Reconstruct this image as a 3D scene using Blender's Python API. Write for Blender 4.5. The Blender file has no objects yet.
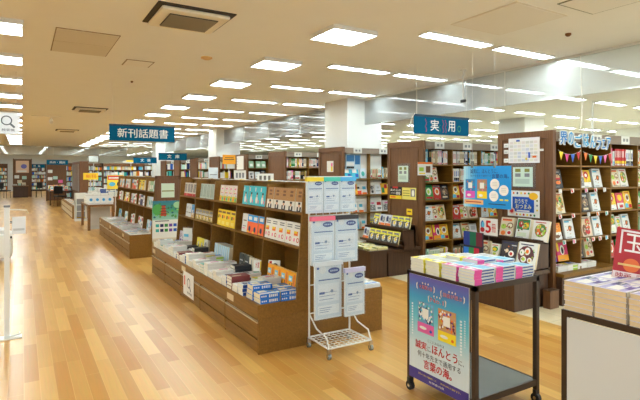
import bpy, math, random
from mathutils import Matrix, Vector, Euler
PI = math.pi; R = math.radians
random.seed(7)
S = bpy.context.scene; C = S.collection

# ---------------------------------------------------------------- camera, world, exposure
cam = bpy.data.objects.new('camera', bpy.data.cameras.new('camera')); C.objects.link(cam)
cam.location = (0, 0, 1.55); cam.rotation_euler = (R(90), 0, R(-31.05))
cam.data.sensor_width = 36; cam.data.lens = 36 * 495 / 640; cam.data.shift_y = -28 / 640
cam.data.clip_start = .05; cam.data.clip_end = 200
S.camera = cam
W = bpy.data.worlds.new('world'); S.world = W; W.use_nodes = True
W.node_tree.nodes['Background'].inputs[0].default_value = (.88, .95, 1, 1)
W.node_tree.nodes['Background'].inputs[1].default_value = .8
S.view_settings.view_transform = 'Standard'; S.view_settings.look = 'None'
S.view_settings.gamma = 1; S.view_settings.use_curve_mapping = False
S.view_settings.exposure = 0.95
TUBE = 16.0
S.cycles.use_denoising = True
S.cycles.max_bounces = 8

# ---------------------------------------------------------------- colours and materials
def lin(c):
    return tuple((x / 255 / 12.92) if x / 255 <= .04045 else ((x / 255 + .055) / 1.055) ** 2.4 for x in c)
COL = dict(white=(236, 236, 230), cream=(232, 222, 192), paper=(226, 214, 180), red=(200, 30, 36), orange=(238, 120, 30),
    yellow=(245, 212, 30), green=(50, 140, 70), teal=(60, 180, 170), blue=(30, 90, 190), navy=(30, 40, 90), sky=(90, 190, 225),
    cyan=(60, 200, 220), pink=(240, 110, 170), magenta=(220, 60, 140), purple=(110, 70, 160), black=(28, 28, 30), grey=(130, 132, 134),
    silver=(190, 194, 196), brown=(120, 80, 45), kraft=(178, 132, 78), tan=(210, 180, 130), beige=(222, 206, 170), olive=(130, 130, 50),
    lime=(170, 210, 70), maroon=(110, 30, 50), mint=(190, 225, 210), gold=(200, 160, 60), skin=(225, 180, 150))
def cc(c): return lin(COL[c]) if isinstance(c, str) else lin(c)

MATS = {}
def newmat(name):
    m = bpy.data.materials.new(name); m.use_nodes = True; MATS[name] = m
    return m, m.node_tree.nodes, m.node_tree.links, m.node_tree.nodes['Principled BSDF']
def flat(name, col, rough=.5, metal=0, noise=.05, scale=30, spec=.5):
    m, n, l, b = newmat(name)
    b.inputs['Roughness'].default_value = rough; b.inputs['Metallic'].default_value = metal
    b.inputs['Specular IOR Level'].default_value = spec
    t = n.new('ShaderNodeTexNoise'); t.inputs['Scale'].default_value = scale
    tc = n.new('ShaderNodeTexCoord'); l.new(tc.outputs['Object'], t.inputs['Vector'])
    mx = n.new('ShaderNodeMix'); mx.data_type = 'RGBA'; mx.blend_type = 'MIX'
    c = lin(col)
    mx.inputs['A'].default_value = (*[x * (1 - noise) for x in c], 1); mx.inputs['B'].default_value = (*[min(1, x * (1 + noise)) for x in c], 1)
    l.new(t.outputs['Fac'], mx.inputs['Factor']); l.new(mx.outputs['Result'], b.inputs['Base Color'])
    return m
def wood(name, c1, c2, rough=.35, axis='Z'):
    m, n, l, b = newmat(name); b.inputs['Roughness'].default_value = rough
    tc = n.new('ShaderNodeTexCoord'); mp = n.new('ShaderNodeMapping')
    mp.inputs['Scale'].default_value = {'Z': (14, 14, .9), 'X': (.9, 14, 14), 'Y': (14, .9, 14)}[axis]
    t = n.new('ShaderNodeTexNoise'); t.inputs['Scale'].default_value = 4; t.inputs['Detail'].default_value = 6; t.inputs['Distortion'].default_value = .6
    r = n.new('ShaderNodeValToRGB'); r.color_ramp.elements[0].position = .3; r.color_ramp.elements[1].position = .72
    r.color_ramp.elements[0].color = (*lin(c1), 1); r.color_ramp.elements[1].color = (*lin(c2), 1)
    l.new(tc.outputs['Object'], mp.inputs[0]); l.new(mp.outputs[0], t.inputs['Vector']); l.new(t.outputs['Fac'], r.inputs[0]); l.new(r.outputs[0], b.inputs['Base Color'])
    bp = n.new('ShaderNodeBump'); bp.inputs['Strength'].default_value = .05; l.new(t.outputs['Fac'], bp.inputs['Height']); l.new(bp.outputs[0], b.inputs['Normal'])
    return m
def printed(name, rough, coat=0):
    m, n, l, b = newmat(name); a = n.new('ShaderNodeAttribute'); a.attribute_name = 'Col'
    l.new(a.outputs['Color'], b.inputs['Base Color']); b.inputs['Roughness'].default_value = rough
    b.inputs['Coat Weight'].default_value = coat; b.inputs['Coat Roughness'].default_value = .25
    return m
printed('print', .5, .15); printed('matte_print', .75)
wood('gold_wood', (118, 80, 16), (142, 100, 32), .5, 'Y')
wood('brown_wood', (98, 64, 36), (124, 84, 50), .42)
wood('dark_wood', (70, 48, 34), (88, 62, 44), .4)
wood('desk_wood', (120, 84, 46), (150, 108, 62), .35, 'X')
flat('ceiling_paint', (238, 237, 230), .9, scale=3, noise=.02)
flat('wall_paint', (232, 233, 228), .85, scale=4, noise=.015)
flat('tile_cream', (226, 212, 178), .3, scale=2, noise=.05)
flat('white_metal', (226, 226, 220), .35, scale=8)
flat('dark_metal', (62, 48, 38), .35, .3, scale=12)
flat('shelf_metal', (150, 156, 150), .24, .6, scale=5)
flat('black_rubber', (24, 24, 26), .5)
flat('chrome', (200, 200, 200), .15, 1)
flat('lip_metal', (205, 190, 160), .35, .4)
flat('sign_blue', (0, 92, 128), .8, scale=60, spec=.15)
flat('sign_edge', (6, 56, 84), .5)
flat('white_panel', (216, 220, 220), .35, scale=2, noise=.02)
flat('ac_plastic', (236, 228, 206), .5)
flat('vent_dark', (60, 52, 44), .7)
flat('header_grey', (140, 124, 108), .6)
flat('cord_white', (225, 222, 212), .6)
# lamp tubes
m, n, l, b = newmat('tube_light'); b.inputs['Emission Color'].default_value = (.84, .965, 1, 1); b.inputs['Emission Strength'].default_value = TUBE
# smoke-barrier glass
m, n, l, b = newmat('barrier_glass'); out = n['Material Output']
tr = n.new('ShaderNodeBsdfTransparent'); tr.inputs[0].default_value = (.93, .97, .96, 1)
gl = n.new('ShaderNodeBsdfGlossy'); gl.inputs['Roughness'].default_value = .03
df = n.new('ShaderNodeBsdfTranslucent'); df.inputs[0].default_value = (.95, .98, .97, 1)
df2 = n.new('ShaderNodeBsdfDiffuse'); df2.inputs[0].default_value = (.95, .98, .97, 1)
fr = n.new('ShaderNodeFresnel'); fr.inputs[0].default_value = 1.5
a1 = n.new('ShaderNodeMixShader'); a1.inputs[0].default_value = .5; l.new(df.outputs[0], a1.inputs[1]); l.new(df2.outputs[0], a1.inputs[2])
a2 = n.new('ShaderNodeMixShader'); a2.inputs[0].default_value = .55; l.new(tr.outputs[0], a2.inputs[1]); l.new(a1.outputs[0], a2.inputs[2])
a3 = n.new('ShaderNodeMixShader'); l.new(fr.outputs[0], a3.inputs[0]); l.new(a2.outputs[0], a3.inputs[1]); l.new(gl.outputs[0], a3.inputs[2]); l.new(a3.outputs[0], out.inputs[0])
# clear plastic (print with a gloss)
m, n, l, b = newmat('clear_plastic'); out = n['Material Output']
tr = n.new('ShaderNodeBsdfTransparent'); tr.inputs[0].default_value = (.95, .97, .98, 1)
l.new(tr.outputs[0], (mx := n.new('ShaderNodeMixShader')).inputs[1]); b.inputs['Base Color'].default_value = (.8, .84, .86, 1); b.inputs['Roughness'].default_value = .12
mx.inputs[0].default_value = .07; l.new(b.outputs[0], mx.inputs[2]); l.new(mx.outputs[0], out.inputs[0])
# plank floor: strips along Y, staggered end joints
m, n, l, b = newmat('plank_floor')
def mth(op, a, c=None):
    q = n.new('ShaderNodeMath'); q.operation = op
    for i, v in enumerate((a, c)):
        if v is None: continue
        if isinstance(v, (int, float)): q.inputs[i].default_value = v
        else: l.new(v, q.inputs[i])
    return q.outputs[0]
geo = n.new('ShaderNodeNewGeometry'); sp = n.new('ShaderNodeSeparateXYZ'); l.new(geo.outputs['Position'], sp.inputs[0])
PW, PL = .1007, .92
ix = mth('FLOOR', mth('DIVIDE', mth('ADD', sp.outputs[0], 20.129), PW))
w1 = n.new('ShaderNodeTexWhiteNoise'); w1.noise_dimensions = '1D'; l.new(ix, w1.inputs['W'])
yy = mth('ADD', mth('DIVIDE', sp.outputs[1], PL), mth('MULTIPLY', w1.outputs['Value'], 7.3))
iy = mth('FLOOR', yy)
cb = n.new('ShaderNodeCombineXYZ'); l.new(ix, cb.inputs[0]); l.new(iy, cb.inputs[1])
w2 = n.new('ShaderNodeTexWhiteNoise'); w2.noise_dimensions = '3D'; l.new(cb.outputs[0], w2.inputs['Vector'])
ramp = n.new('ShaderNodeValToRGB'); l.new(w2.outputs['Value'], ramp.inputs[0])
e = ramp.color_ramp.elements; e[0].position = 0; e[0].color = (*lin((196, 136, 50)), 1); e[1].position = 1; e[1].color = (*lin((230, 184, 102)), 1)
x = e.new(.35); x.color = (*lin((204, 152, 74)), 1); x = e.new(.7); x.color = (*lin((214, 164, 86)), 1)
gr = n.new('ShaderNodeTexNoise'); mpn = n.new('ShaderNodeMapping'); mpn.inputs['Scale'].default_value = (60, 3, 1)
l.new(geo.outputs['Position'], mpn.inputs[0]); l.new(mpn.outputs[0], gr.inputs['Vector']); gr.inputs['Scale'].default_value = 1; gr.inputs['Detail'].default_value = 4
mx = n.new('ShaderNodeMix'); mx.data_type = 'RGBA'; mx.blend_type = 'MULTIPLY'; mx.inputs['Factor'].default_value = .25
l.new(ramp.outputs[0], mx.inputs['A']); l.new(gr.outputs['Color'], mx.inputs['B'])
fx = mth('FRACT', mth('DIVIDE', mth('ADD', sp.outputs[0], 20.129), PW)); fy = mth('FRACT', yy)
gap = mth('MAXIMUM', mth('LESS_THAN', fx, .035), mth('LESS_THAN', fy, .004))
mg = n.new('ShaderNodeMix'); mg.data_type = 'RGBA'; l.new(mth('MULTIPLY', gap, .45), mg.inputs['Factor']); l.new(mx.outputs['Result'], mg.inputs['A']); mg.inputs['B'].default_value = (*lin((225, 190, 130)), 1)
l.new(mg.outputs['Result'], b.inputs['Base Color'])
rn = n.new('ShaderNodeTexNoise'); rn.inputs['Scale'].default_value = 1.3; l.new(geo.outputs['Position'], rn.inputs['Vector'])
l.new(mth('ADD', mth('MULTIPLY', rn.outputs['Fac'], .08), .26), b.inputs['Roughness'])
b.inputs['Coat Weight'].default_value = .15; b.inputs['Coat Roughness'].default_value = .2
b.inputs['Specular IOR Level'].default_value = .5

# ---------------------------------------------------------------- mesh builder
TXT = {}
def text_geo(body, bold=0.0):
    bold = 0; k = (body, bold)
    if k not in TXT:
        cu = bpy.data.curves.new('t', 'FONT'); cu.body = body; cu.resolution_u = 2; cu.offset = bold; cu.align_x = 'LEFT'
        o = bpy.data.objects.new('t', cu); C.objects.link(o)
        dg = bpy.context.evaluated_depsgraph_get(); dg.update()
        me = bpy.data.meshes.new_from_object(o.evaluated_get(dg))
        vs = [tuple(v.co) for v in me.vertices]; fs = [tuple(p.vertices) for p in me.polygons]
        bpy.data.objects.remove(o); bpy.data.curves.remove(cu); bpy.data.meshes.remove(me)
        xs = [v[0] for v in vs] or [0, 1]; ys = [v[1] for v in vs] or [0, 1]
        TXT[k] = (vs, fs, min(xs), max(xs), min(ys), max(ys))
    return TXT[k]

class MB:
    def __init__(s, M=None):
        s.v = []; s.f = []; s.c = []; s.m = []; s.names = []; s.M = M
    def mi(s, mat):
        if mat not in s.names: s.names.append(mat)
        return s.names.index(mat)
    def add(s, vs, fs, col='white', mat='print'):
        k = len(s.v); M = s.M
        s.v += [tuple(M @ Vector(v)) for v in vs] if M else vs
        i = s.mi(mat); multi = isinstance(col, list)
        for j, f in enumerate(fs):
            s.f.append(tuple(k + q for q in f)); s.m.append(i)
            s.c.append([col[q] for q in f] if multi else col)
        return s
    def box(s, x0, y0, z0, x1, y1, z1, col='white', mat='print'):
        return s.add([(x0, y0, z0), (x1, y0, z0), (x1, y1, z0), (x0, y1, z0), (x0, y0, z1), (x1, y0, z1), (x1, y1, z1), (x0, y1, z1)],
            [(3, 2, 1, 0), (4, 5, 6, 7), (0, 1, 5, 4), (1, 2, 6, 5), (2, 3, 7, 6), (3, 0, 4, 7)], col, mat)
    def rect(s, x0, z0, x1, z1, y, col='white', mat='print'):          # faces -Y
        return s.add([(x0, y, z0), (x1, y, z0), (x1, y, z1), (x0, y, z1)], [(0, 1, 2, 3)], col, mat)
    def grad(s, x0, z0, x1, z1, y, stops, mat='print'):                # printed colour bands, stops from the bottom up
        for (a, ca), (b_, cb_) in zip(stops, stops[1:]):
            za = z0 + (z1 - z0) * a; zb = z0 + (z1 - z0) * b_
            s.add([(x0, y, za), (x1, y, za), (x1, y, zb), (x0, y, zb)], [(0, 1, 2, 3)], [ca, ca, cb_, cb_], mat)
        return s
    def disc(s, cx, cz, rx, rz, y, col='white', mat='print', n=20):
        return s.add([(cx + rx * math.cos(2 * PI * i / n), y, cz + rz * math.sin(2 * PI * i / n)) for i in range(n)], [tuple(range(n))], col, mat)
    def text(s, body, x0, z0, x1, z1, y, col='white', mat='print', bold=.0):
        vs, fs, a, b_, c_, d_ = text_geo(body, 0)
        sx = (x1 - x0) / max(1e-6, b_ - a); sz = (z1 - z0) / max(1e-6, d_ - c_)
        if bold:                                                     # heavier strokes
            e = bold * .5 * sx
            for k, (ex, ez) in enumerate(((-e, 0), (e, 0), (0, -e * .6), (0, e * .6))):
                s.add([(x0 + ex + (v[0] - a) * sx, y - .00004 * k, z0 + ez + (v[1] - c_) * sz) for v in vs], fs, col, mat)
        return s.add([(x0 + (v[0] - a) * sx, y, z0 + (v[1] - c_) * sz) for v in vs], fs, col, mat)
    def tube(s, pts, r, col='white', mat='white_metal', n=8):
        pts = [Vector(p) for p in pts]; vs = []; fs = []
        for i, p in enumerate(pts):
            d = (pts[min(i + 1, len(pts) - 1)] - pts[max(i - 1, 0)]).normalized()
            a = d.orthogonal().normalized() if abs(d.z) > .9 else Vector((0, 0, 1)).cross(d).normalized()
            b_ = d.cross(a)
            vs += [tuple(p + r * (a * math.cos(2 * PI * k / n) + b_ * math.sin(2 * PI * k / n))) for k in range(n)]
        for i in range(len(pts) - 1):
            for k in range(n): fs.append((i * n + k, i * n + (k + 1) % n, (i + 1) * n + (k + 1) % n, (i + 1) * n + k))
        fs += [tuple(range(n))[::-1], tuple((len(pts) - 1) * n + k for k in range(n))]
        return s.add(vs, fs, col, mat)
    def lathe(s, prof, cx, cy, col='white', mat='print', n=16):
        vs = [(cx + r * math.cos(2 * PI * k / n), cy + r * math.sin(2 * PI * k / n), z) for r, z in prof for k in range(n)]
        fs = [(i * n + k, i * n + (k + 1) % n, (i + 1) * n + (k + 1) % n, (i + 1) * n + k) for i in range(len(prof) - 1) for k in range(n)]
        fs += [tuple(range(n))[::-1], tuple((len(prof) - 1) * n + k for k in range(n))]
        return s.add(vs, fs, col, mat)
    def mesh(s, name):
        me = bpy.data.meshes.new(name); me.from_pydata(s.v, [], s.f)
        for q in s.names: me.materials.append(MATS[q])
        me.polygons.foreach_set('material_index', s.m)
        at = me.color_attributes.new('Col', 'FLOAT_COLOR', 'CORNER'); buf = []; cache = {}
        def g(c):
            if c not in cache: cache[c] = (*cc(c), 1)
            return cache[c]
        for f, c in zip(s.f, s.c):
            if isinstance(c, list):
                for q in c: buf += g(q)
            else: buf += list(g(c)) * len(f)
        at.data.foreach_set('color', buf); me.update(); return me
    def obj(s, name, parent=None, loc=(0, 0, 0), rot=(0, 0, 0), bevel=0):
        o = bpy.data.objects.new(name, s.mesh(name)); C.objects.link(o); o.parent = parent; o.location = loc; o.rotation_euler = rot
        if bevel:
            b_ = o.modifiers.new('bevel', 'BEVEL'); b_.width = bevel; b_.segments = 2; b_.limit_method = 'ANGLE'
        return o
def tag(o, label, cat=None, group=None, kind=None):
    if label: o['label'] = label
    if cat: o['category'] = cat
    if group: o['group'] = group
    if kind: o['kind'] = kind
    return o
def empty(name, loc, rotz=0, label=None, cat=None, group=None):
    o = bpy.data.objects.new(name, None); C.objects.link(o); o.location = loc; o.rotation_euler = (0, 0, rotz); o.empty_display_size = .1
    return tag(o, label, cat, group)
def inst(me, name, loc, rot, label, cat, group):
    o = bpy.data.objects.new(name, me); C.objects.link(o); o.location = loc; o.rotation_euler = rot
    return tag(o, label, cat, group)
def struct(name, mb): return tag(mb.obj(name), None, None, None, 'structure')
def copy_tree(o, parent=None):
    c = o.copy(); C.objects.link(c); c.parent = parent
    for ch in list(o.children): copy_tree(ch, c)
    return c
ORD = ['first', 'second', 'third', 'fourth', 'fifth', 'sixth', 'seventh', 'eighth', 'ninth', 'tenth', 'eleventh', 'twelfth', 'thirteenth', 'fourteenth',
       'fifteenth', 'sixteenth', 'seventeenth', 'eighteenth', 'nineteenth', 'twentieth'] + ['twenty-' + q for q in ('first', 'second', 'third', 'fourth', 'fifth', 'sixth', 'seventh', 'eighth', 'ninth')] + ['thirtieth'] + ['thirty-' + q for q in ('first', 'second', 'third', 'fourth', 'fifth', 'sixth', 'seventh', 'eighth', 'ninth')]
FACE_W = R(-90)                                                     # rotz of a thing that faces the aisle (-X)

# ---------------------------------------------------------------- the room
H = 3.0
struct('floor', MB().box(-7, -4, -.1, 4.65, 47.2, 0, 'white', 'plank_floor'))
m, n, l, b = newmat('tile_floor'); b.inputs['Roughness'].default_value = .28
g2 = n.new('ShaderNodeNewGeometry'); br = n.new('ShaderNodeTexBrick'); br.offset = 0; br.inputs['Scale'].default_value = 1
br.inputs['Brick Width'].default_value = .45; br.inputs['Row Height'].default_value = .45; br.inputs['Mortar Size'].default_value = .004
br.inputs['Color1'].default_value = (*lin((228, 214, 180)), 1); br.inputs['Color2'].default_value = (*lin((222, 208, 174)), 1); br.inputs['Mortar'].default_value = (*lin((190, 176, 146)), 1)
l.new(g2.outputs['Position'], br.inputs['Vector']); l.new(br.outputs['Color'], b.inputs['Base Color'])
struct('floor_tiled', MB().box(4.65, -4, -.1, 24, 47.2, 0, 'white', 'tile_floor'))
cl = MB().box(-7, -4, H, 24, 47.2, H + .1, 'white', 'ceiling_paint')
struct('ceiling', cl)
struct('wall_back', MB().box(-7, 47, 0, 24, 47.2, H, 'white', 'wall_paint'))
struct('wall_left', MB().box(-7.2, -4, 0, -7, 47.2, H, 'white', 'wall_paint'))
struct('wall_right', MB().box(24, -4, 0, 24.2, 47.2, H, 'white', 'wall_paint'))
# front wall left out so added world light brightens surfaces facing the camera
for k, (x, y) in enumerate([(5.46, 8.03), (5.6, 16.06), (5.46, 24.2), (11.36, 8.4), (11.36, 16.4), (17.3, 8.4), (17.3, 16.4)]):
    q = MB().box(x, y, 0, x + .84, y + .84, H, 'white', 'wall_paint')
    tag(q.obj('column', bevel=.006), None, None, None, 'structure')
# smoke barriers: hanging glass between columns
def barrier(name, x0, y0, x1, y1, label, mull):
    t = empty(name, (0, 0, 0), 0, label, 'smoke barrier', 'glass smoke barriers')
    MB().box(x0, y0, 2.49, x1, y1, 2.992, 'white', 'barrier_glass').obj('glass_pane', t)
    q = MB()
    if y1 - y0 > x1 - x0:
        q.box(x0 - .012, y0, 2.97, x1 + .012, y1, 3.0, 'white', 'white_metal')
        for y in mull: q.box(x0 - .006, y - .006, 2.49, x1 + .006, y + .006, 2.98, 'white', 'white_metal')
    else:
        q.box(x0, y0 - .012, 2.97, x1, y1 + .012, 3.0, 'white', 'white_metal')
        for x in mull: q.box(x - .006, y0 - .006, 2.49, x + .006, y1 + .006, 2.98, 'white', 'white_metal')
    q.obj('mounting_rail', t)
barrier('smoke_barrier', 5.87, -2, 5.882, 8.02, 'hanging glass smoke barrier over the cookbook bookcases, running up to the white column', [1.0, 2.83, 4.66, 6.49])
barrier('smoke_barrier', 5.87, 8.88, 5.882, 16.05, 'hanging glass smoke barrier between the large white column and the next one behind', [10.7, 12.5, 14.3])
barrier('smoke_barrier', 5.87, 16.91, 5.882, 24.1, 'hanging glass smoke barrier beyond the second white column, seen above the small signs', [18.7, 20.5, 22.3])
barrier('smoke_barrier', -7, 31.5, 5.4, 31.512, 'hanging glass smoke barrier crossing the aisle at the far end of the hall', [-4, -1, 1.5, 4])
# linear ceiling marks
struct('ceiling_trim', MB().box(-7, 46.9, 2.42, 24, 46.99, 2.5, 'white', 'wall_paint'))

# ---------------------------------------------------------------- ceiling lights
def triple_mesh():
    h = MB().box(-.27, -.24, -.008, .27, .24, 0, 'white', 'white_metal'); t = MB()
    for a in ((-.27, -.24, -.262, .24), (.262, -.24, .27, .24), (-.262, -.24, .262, -.232), (-.262, .232, .262, .24)): h.box(a[0], a[1], -.046, a[2], a[3], -.008, 'white', 'white_metal')
    for y in (-.17, 0, .17):
        t.box(-.25, y - .055, -.014, .25, y + .055, -.0085, 'white', 'tube_light')
    return h, t
def strip_mesh():
    h = MB().box(-.49, -.085, -.008, .49, .085, 0, 'white', 'white_metal'); t = MB()
    for a in ((-.49, -.085, -.484, .085), (.484, -.085, .49, .085), (-.484, -.085, .484, -.079), (-.484, .079, .484, .085)): h.box(a[0], a[1], -.022, a[2], a[3], -.008, 'white', 'white_metal')
    for y in (-.04, .04): t.box(-.465, y - .028, -.014, .465, y + .028, -.0085, 'white', 'tube_light')
    return h, t
def proto(name, parts):
    e = empty(name, (0, 0, 0)); 
    for nm, q in parts: q.obj(nm, e)
    return e
tri = proto('square_ceiling_light', zip(('housing', 'light_tube'), triple_mesh()))
strp = proto('strip_ceiling_light', zip(('housing', 'light_tube'), strip_mesh()))
used = set()
def place(p, loc, label, cat, group, rotz=0):
    o = copy_tree(p) if p.name in used else p
    used.add(p.name); o.location = loc; o.rotation_euler = (0, 0, rotz); tag(o, label, cat, group); return o
tris = [2.6, 4.31, 5.92, 7.58, 9.23, 10.95, 12.6, 14.3, 15.9, 17.6, 19.2, 20.9, 22.5, 24.2, 25.9, 27.5, 29.2]
for i, y in enumerate(tris):
    place(tri, (2.88, y, H - .0005), f'square three-tube ceiling light over the book tables, {ORD[i]} along its line', 'ceiling light', 'square lights over the book tables')
for i, y in enumerate([2.6, 4.1, 5.74, 7.37, 9.07, 10.85, 12.5, 14.2, 15.9, 17.5, 19.2, 20.9, 22.5, 24.2, 25.9, 27.5, 29.1]):
    place(tri, (-.26, y, H - .0005), f'square three-tube ceiling light above the open aisle, {ORD[i]} along its line', 'ceiling light', 'square lights above the open aisle')
colsx = [4.06, 5.2, 6.42, 7.65, 9.13, 10.63, 12.13, 13.63, 15.13, 16.63, 18.13]
cn = ['beside the square lights', 'along the glass barrier', 'just past the glass barrier'] + [f'{ORD[k]} line past the glass barrier' for k in range(1, 12)]
for i in range(16):
    for j, xx in enumerate(colsx):
        y = 2.03 + 1.82 * i if j < 4 else 1.87 + 1.95 * i
        if j > 7 and i > 11: continue
        place(strp, (xx, y, H - .0005), f'long strip ceiling light, {cn[j]}, {ORD[i]} row', 'ceiling light', 'strip lights on the sales floor ceiling')
for j, (xx, y) in enumerate([(x, y) for y in (-1.6, .2) for x in (-4.5, -2.4, 1.0, 4.06, 6.4, 8.7)]):  # unseen lamps added to light the scene from the camera end
    place(strp, (xx, y, H - .0005), f'unseen strip light added over the camera end of the shop, {ORD[j]} of them', 'ceiling light', 'strip lights on the sales floor ceiling')
for j, xx in enumerate([-5.4, -3.2, -1.0, 1.2, 3.4, 5.6, 7.8]):  # two outer lines per side added to brighten the far end
    for i in range(6):
        place(strp, (xx, 33.2 + 2.3 * i, H - .0005), f'strip light pointing down the hall beyond the far glass barrier, {ORD[j]} line, {ORD[i]} row', 'ceiling light', 'strip lights beyond the far barrier', R(90))
for i in range(8):  # unseen lamp lines added to strengthen the light from the aisle side
    place(strp, (-1.75, 1 + 3.3 * i, H - .0005), f'unseen added strip light outside the open aisle, inner line, {ORD[i]} along', 'ceiling light', 'added strip lights outside the aisle')
    place(strp, (-5.2, 1 + 3.3 * i, H - .0005), f'unseen added strip light outside the open aisle, outer line, {ORD[i]} along', 'ceiling light', 'added strip lights outside the aisle')
    place(tri, (-3.4, 3 + 3.3 * i, H - .0005), f'unseen added three-tube light beside the open aisle on its outer side, {ORD[i]} along', 'ceiling light', 'added square lights outside the aisle')

# air conditioners, hatches, detectors
def ac(y, label):
    t = empty('air_conditioner', (1.34, y, H), 0, label, 'air conditioner', 'ceiling air conditioners')
    MB().box(-.35, -.33, -.01, .35, .33, 0, 'white', 'vent_dark').obj('gap_ring', t)
    q = MB(); q.box(-.31, -.29, -.05, .31, .29, -.01, 'white', 'ac_plastic'); q.obj('cover', t, bevel=.02)
    g = MB().box(-.22, -.2, -.056, .22, .2, -.05, 'white', 'vent_dark')
    for k in range(12): g.box(-.215, -.19 + k * .033, -.064, .215, -.172 + k * .033, -.055, (150, 138, 112), 'matte_print')
    g.obj('intake_grille', t)
ac(4.62, 'square ceiling cassette air conditioner closest to the camera, with slatted intake')
ac(12.5, 'ceiling cassette air conditioner halfway down the aisle ceiling')
ac(19.2, 'small-looking ceiling cassette air conditioner furthest down the aisle')
def plate(name, x0, y0, x1, y1, label, col, mat='matte_print', line=(150, 130, 100), cross=False):
    q = MB().box(x0, y0, H - .006, x1, y1, H, line, 'matte_print')
    if cross:
        ym = (y0 + y1) / 2; q.box(x0 + .01, y0 + .01, H - .009, x1 - .01, ym - .008, H - .005, col, mat); q.box(x0 + .01, ym + .008, H - .009, x1 - .01, y1 - .01, H - .005, col, mat)
    else: q.box(x0 + .015, y0 + .015, H - .009, x1 - .015, y1 - .015, H - .005, col, mat)
    tag(q.obj(name), label, 'ceiling panel')
plate('ceiling_vent_panel', .29, 5.6, .9, 6.7, 'matte two-part ceiling diffuser panel between the aisle lights and the air conditioner', (216, 208, 190), cross=True)
plate('inspection_hatch', 1.15, 6.72, 1.5, 7.1, 'small outlined square inspection hatch in the ceiling over the aisle', (236, 233, 224))
plate('ceiling_diffuser', 3.6, 2.74, 4.32, 3.5, 'faint large square ceiling panel near the strip lights and framed hatch', (233, 229, 218), line=(222, 214, 196))
plate('ceiling_access_frame', 3.95, 1.98, 4.48, 2.6, 'grey-outlined square access hatch in the ceiling above the book cart', (236, 234, 226), line=(130, 132, 112))
def bump(name, x, y, label, r=.05, d=.03, col='cream'):
    tag(MB().lathe([(r, H), (r, H - d * .5), (r * .5, H - d)], x, y, col, 'matte_print').obj(name), label, 'detector')
bump('smoke_detector', 2.0, 6.1, 'round cream smoke detector on the ceiling before the first square light', .07, .03, (220, 180, 120))
bump('smoke_detector', 4.9, 3.1, 'tiny brown sprinkler head by the glass barrier', .03, .03, 'brown')
bump('sprinkler_head', 1.5, 8.3, 'tiny dark sprinkler head over the aisle past the hatch', .02, .03, 'brown')
t = empty('track_spotlight', (.55, 14.6, H), 0, 'small pale spotlight hanging from a short track over the aisle', 'spotlight')
MB().box(-.35, -.02, -.02, .35, .02, 0, 'cream', 'white_metal').obj('track', t)
MB().tube([(.1, 0, -.02), (.1, 0, -.12)], .012).tube([(.1, -.06, -.16), (.1, .06, -.1)], .045, n=12).obj('lamp_head', t)
t = empty('security_camera', (5.37, 4.98, H), 0, 'security camera on a thin white rod in front of the glass barrier', 'camera')
MB().lathe([(.05, 0), (.05, -.015), (.012, -.02)], 0, 0, 'white', 'white_metal').tube([(0, 0, -.02), (0, 0, -.42)], .012).obj('ceiling_rod', t)
MB().box(-.022, -.045, -.46, .022, .035, -.42, 'black', 'black_rubber').obj('camera_body', t, bevel=.01)
t = empty('ceiling_rod', (10.0, 5.8, H), 0, 'white hanging rod in front of the column on the far sales floor', 'rod')
MB().tube([(0, 0, 0), (0, 0, -.9)], .02).obj('rod_tube', t)
t = empty('emergency_exit_sign', (11.2, 11.3, 2.15), 0, 'tiny green and white exit sign hanging over the far bookcases', 'exit sign')
MB().box(-.14, -.02, 0, .14, .02, .2, 'white', 'print').box(-.05, -.024, .04, .06, -.019, .16, (20, 160, 90), 'print').obj('sign_box', t)
MB().tube([(0, 0, .2), (0, 0, .85)], .008).obj('hanger', t)

# ---------------------------------------------------------------- hanging signs
def hang_sign(x0, y, w, ztop, label, paint):
    t = empty('hanging_sign', (x0, y, ztop - .26), 0, label, 'sign', 'blue section signs')
    q = MB().box(0, 0, 0, w, .02, .26, 'white', 'sign_blue').box(-.003, -.004, .232, w + .003, .024, .262, 'white', 'sign_edge'); paint(q, w); q.obj('sign_board', t)
    g = MB()
    for x in (.04, w - .04): g.tube([(x, .01, .26), (x, .01, H - ztop + .26)], .0025, mat='cord_white', n=5)
    g.obj('hanging_wire', t)
    return t
def p1(q, w): q.text('新刊話題書', .12, .055, w - .11, .2, -.002, 'white', 'print', .02)
hang_sign(1.18, 8.4, 1.02, 2.31, 'large blue hanging sign with white characters above the aisle side of the book islands', p1)
def p2(q, w):
    q.text('実', .29, .05, .44, .2, -.002, 'white', 'print', .02); q.text('用', .62, .05, .75, .2, -.002, 'white', 'print', .02)
    for x, c in ((.2, 'magenta'), (.52, 'magenta'), (.57, 'magenta')):
        for k in range(9): q.box(x + .01 * math.sin(k * 1.4), -.003, .03 + k * .02, x + .008 + .01 * math.sin(k * 1.4), 0, .045 + k * .02, (190, 60, 110), 'print')
    for k in range(8): q.box(.455 + .012 * math.sin(k), -.003, .04 + k * .012, .462 + .012 * math.sin(k), 0, .05 + k * .012, 'green', 'print')
    for k in range(14):
        a = k / 14 * 2 * PI; q.box(.83 + .028 * math.cos(a), -.003, .09 + .04 * math.sin(a), .838 + .028 * math.cos(a), 0, .098 + .04 * math.sin(a), (90, 190, 90), 'print')
    q.tube([(-.002, -.01, .27), (-.05, 0, .2), (-.07, 0, .1), (-.02, 0, -.02), (-.01, 0, .01)], .006, mat='cord_white', n=6)
hang_sign(4.48, 5.0, 1.03, 2.325, 'blue hanging sign with two white characters and coloured squiggles, white cord at its end', p2)
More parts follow.
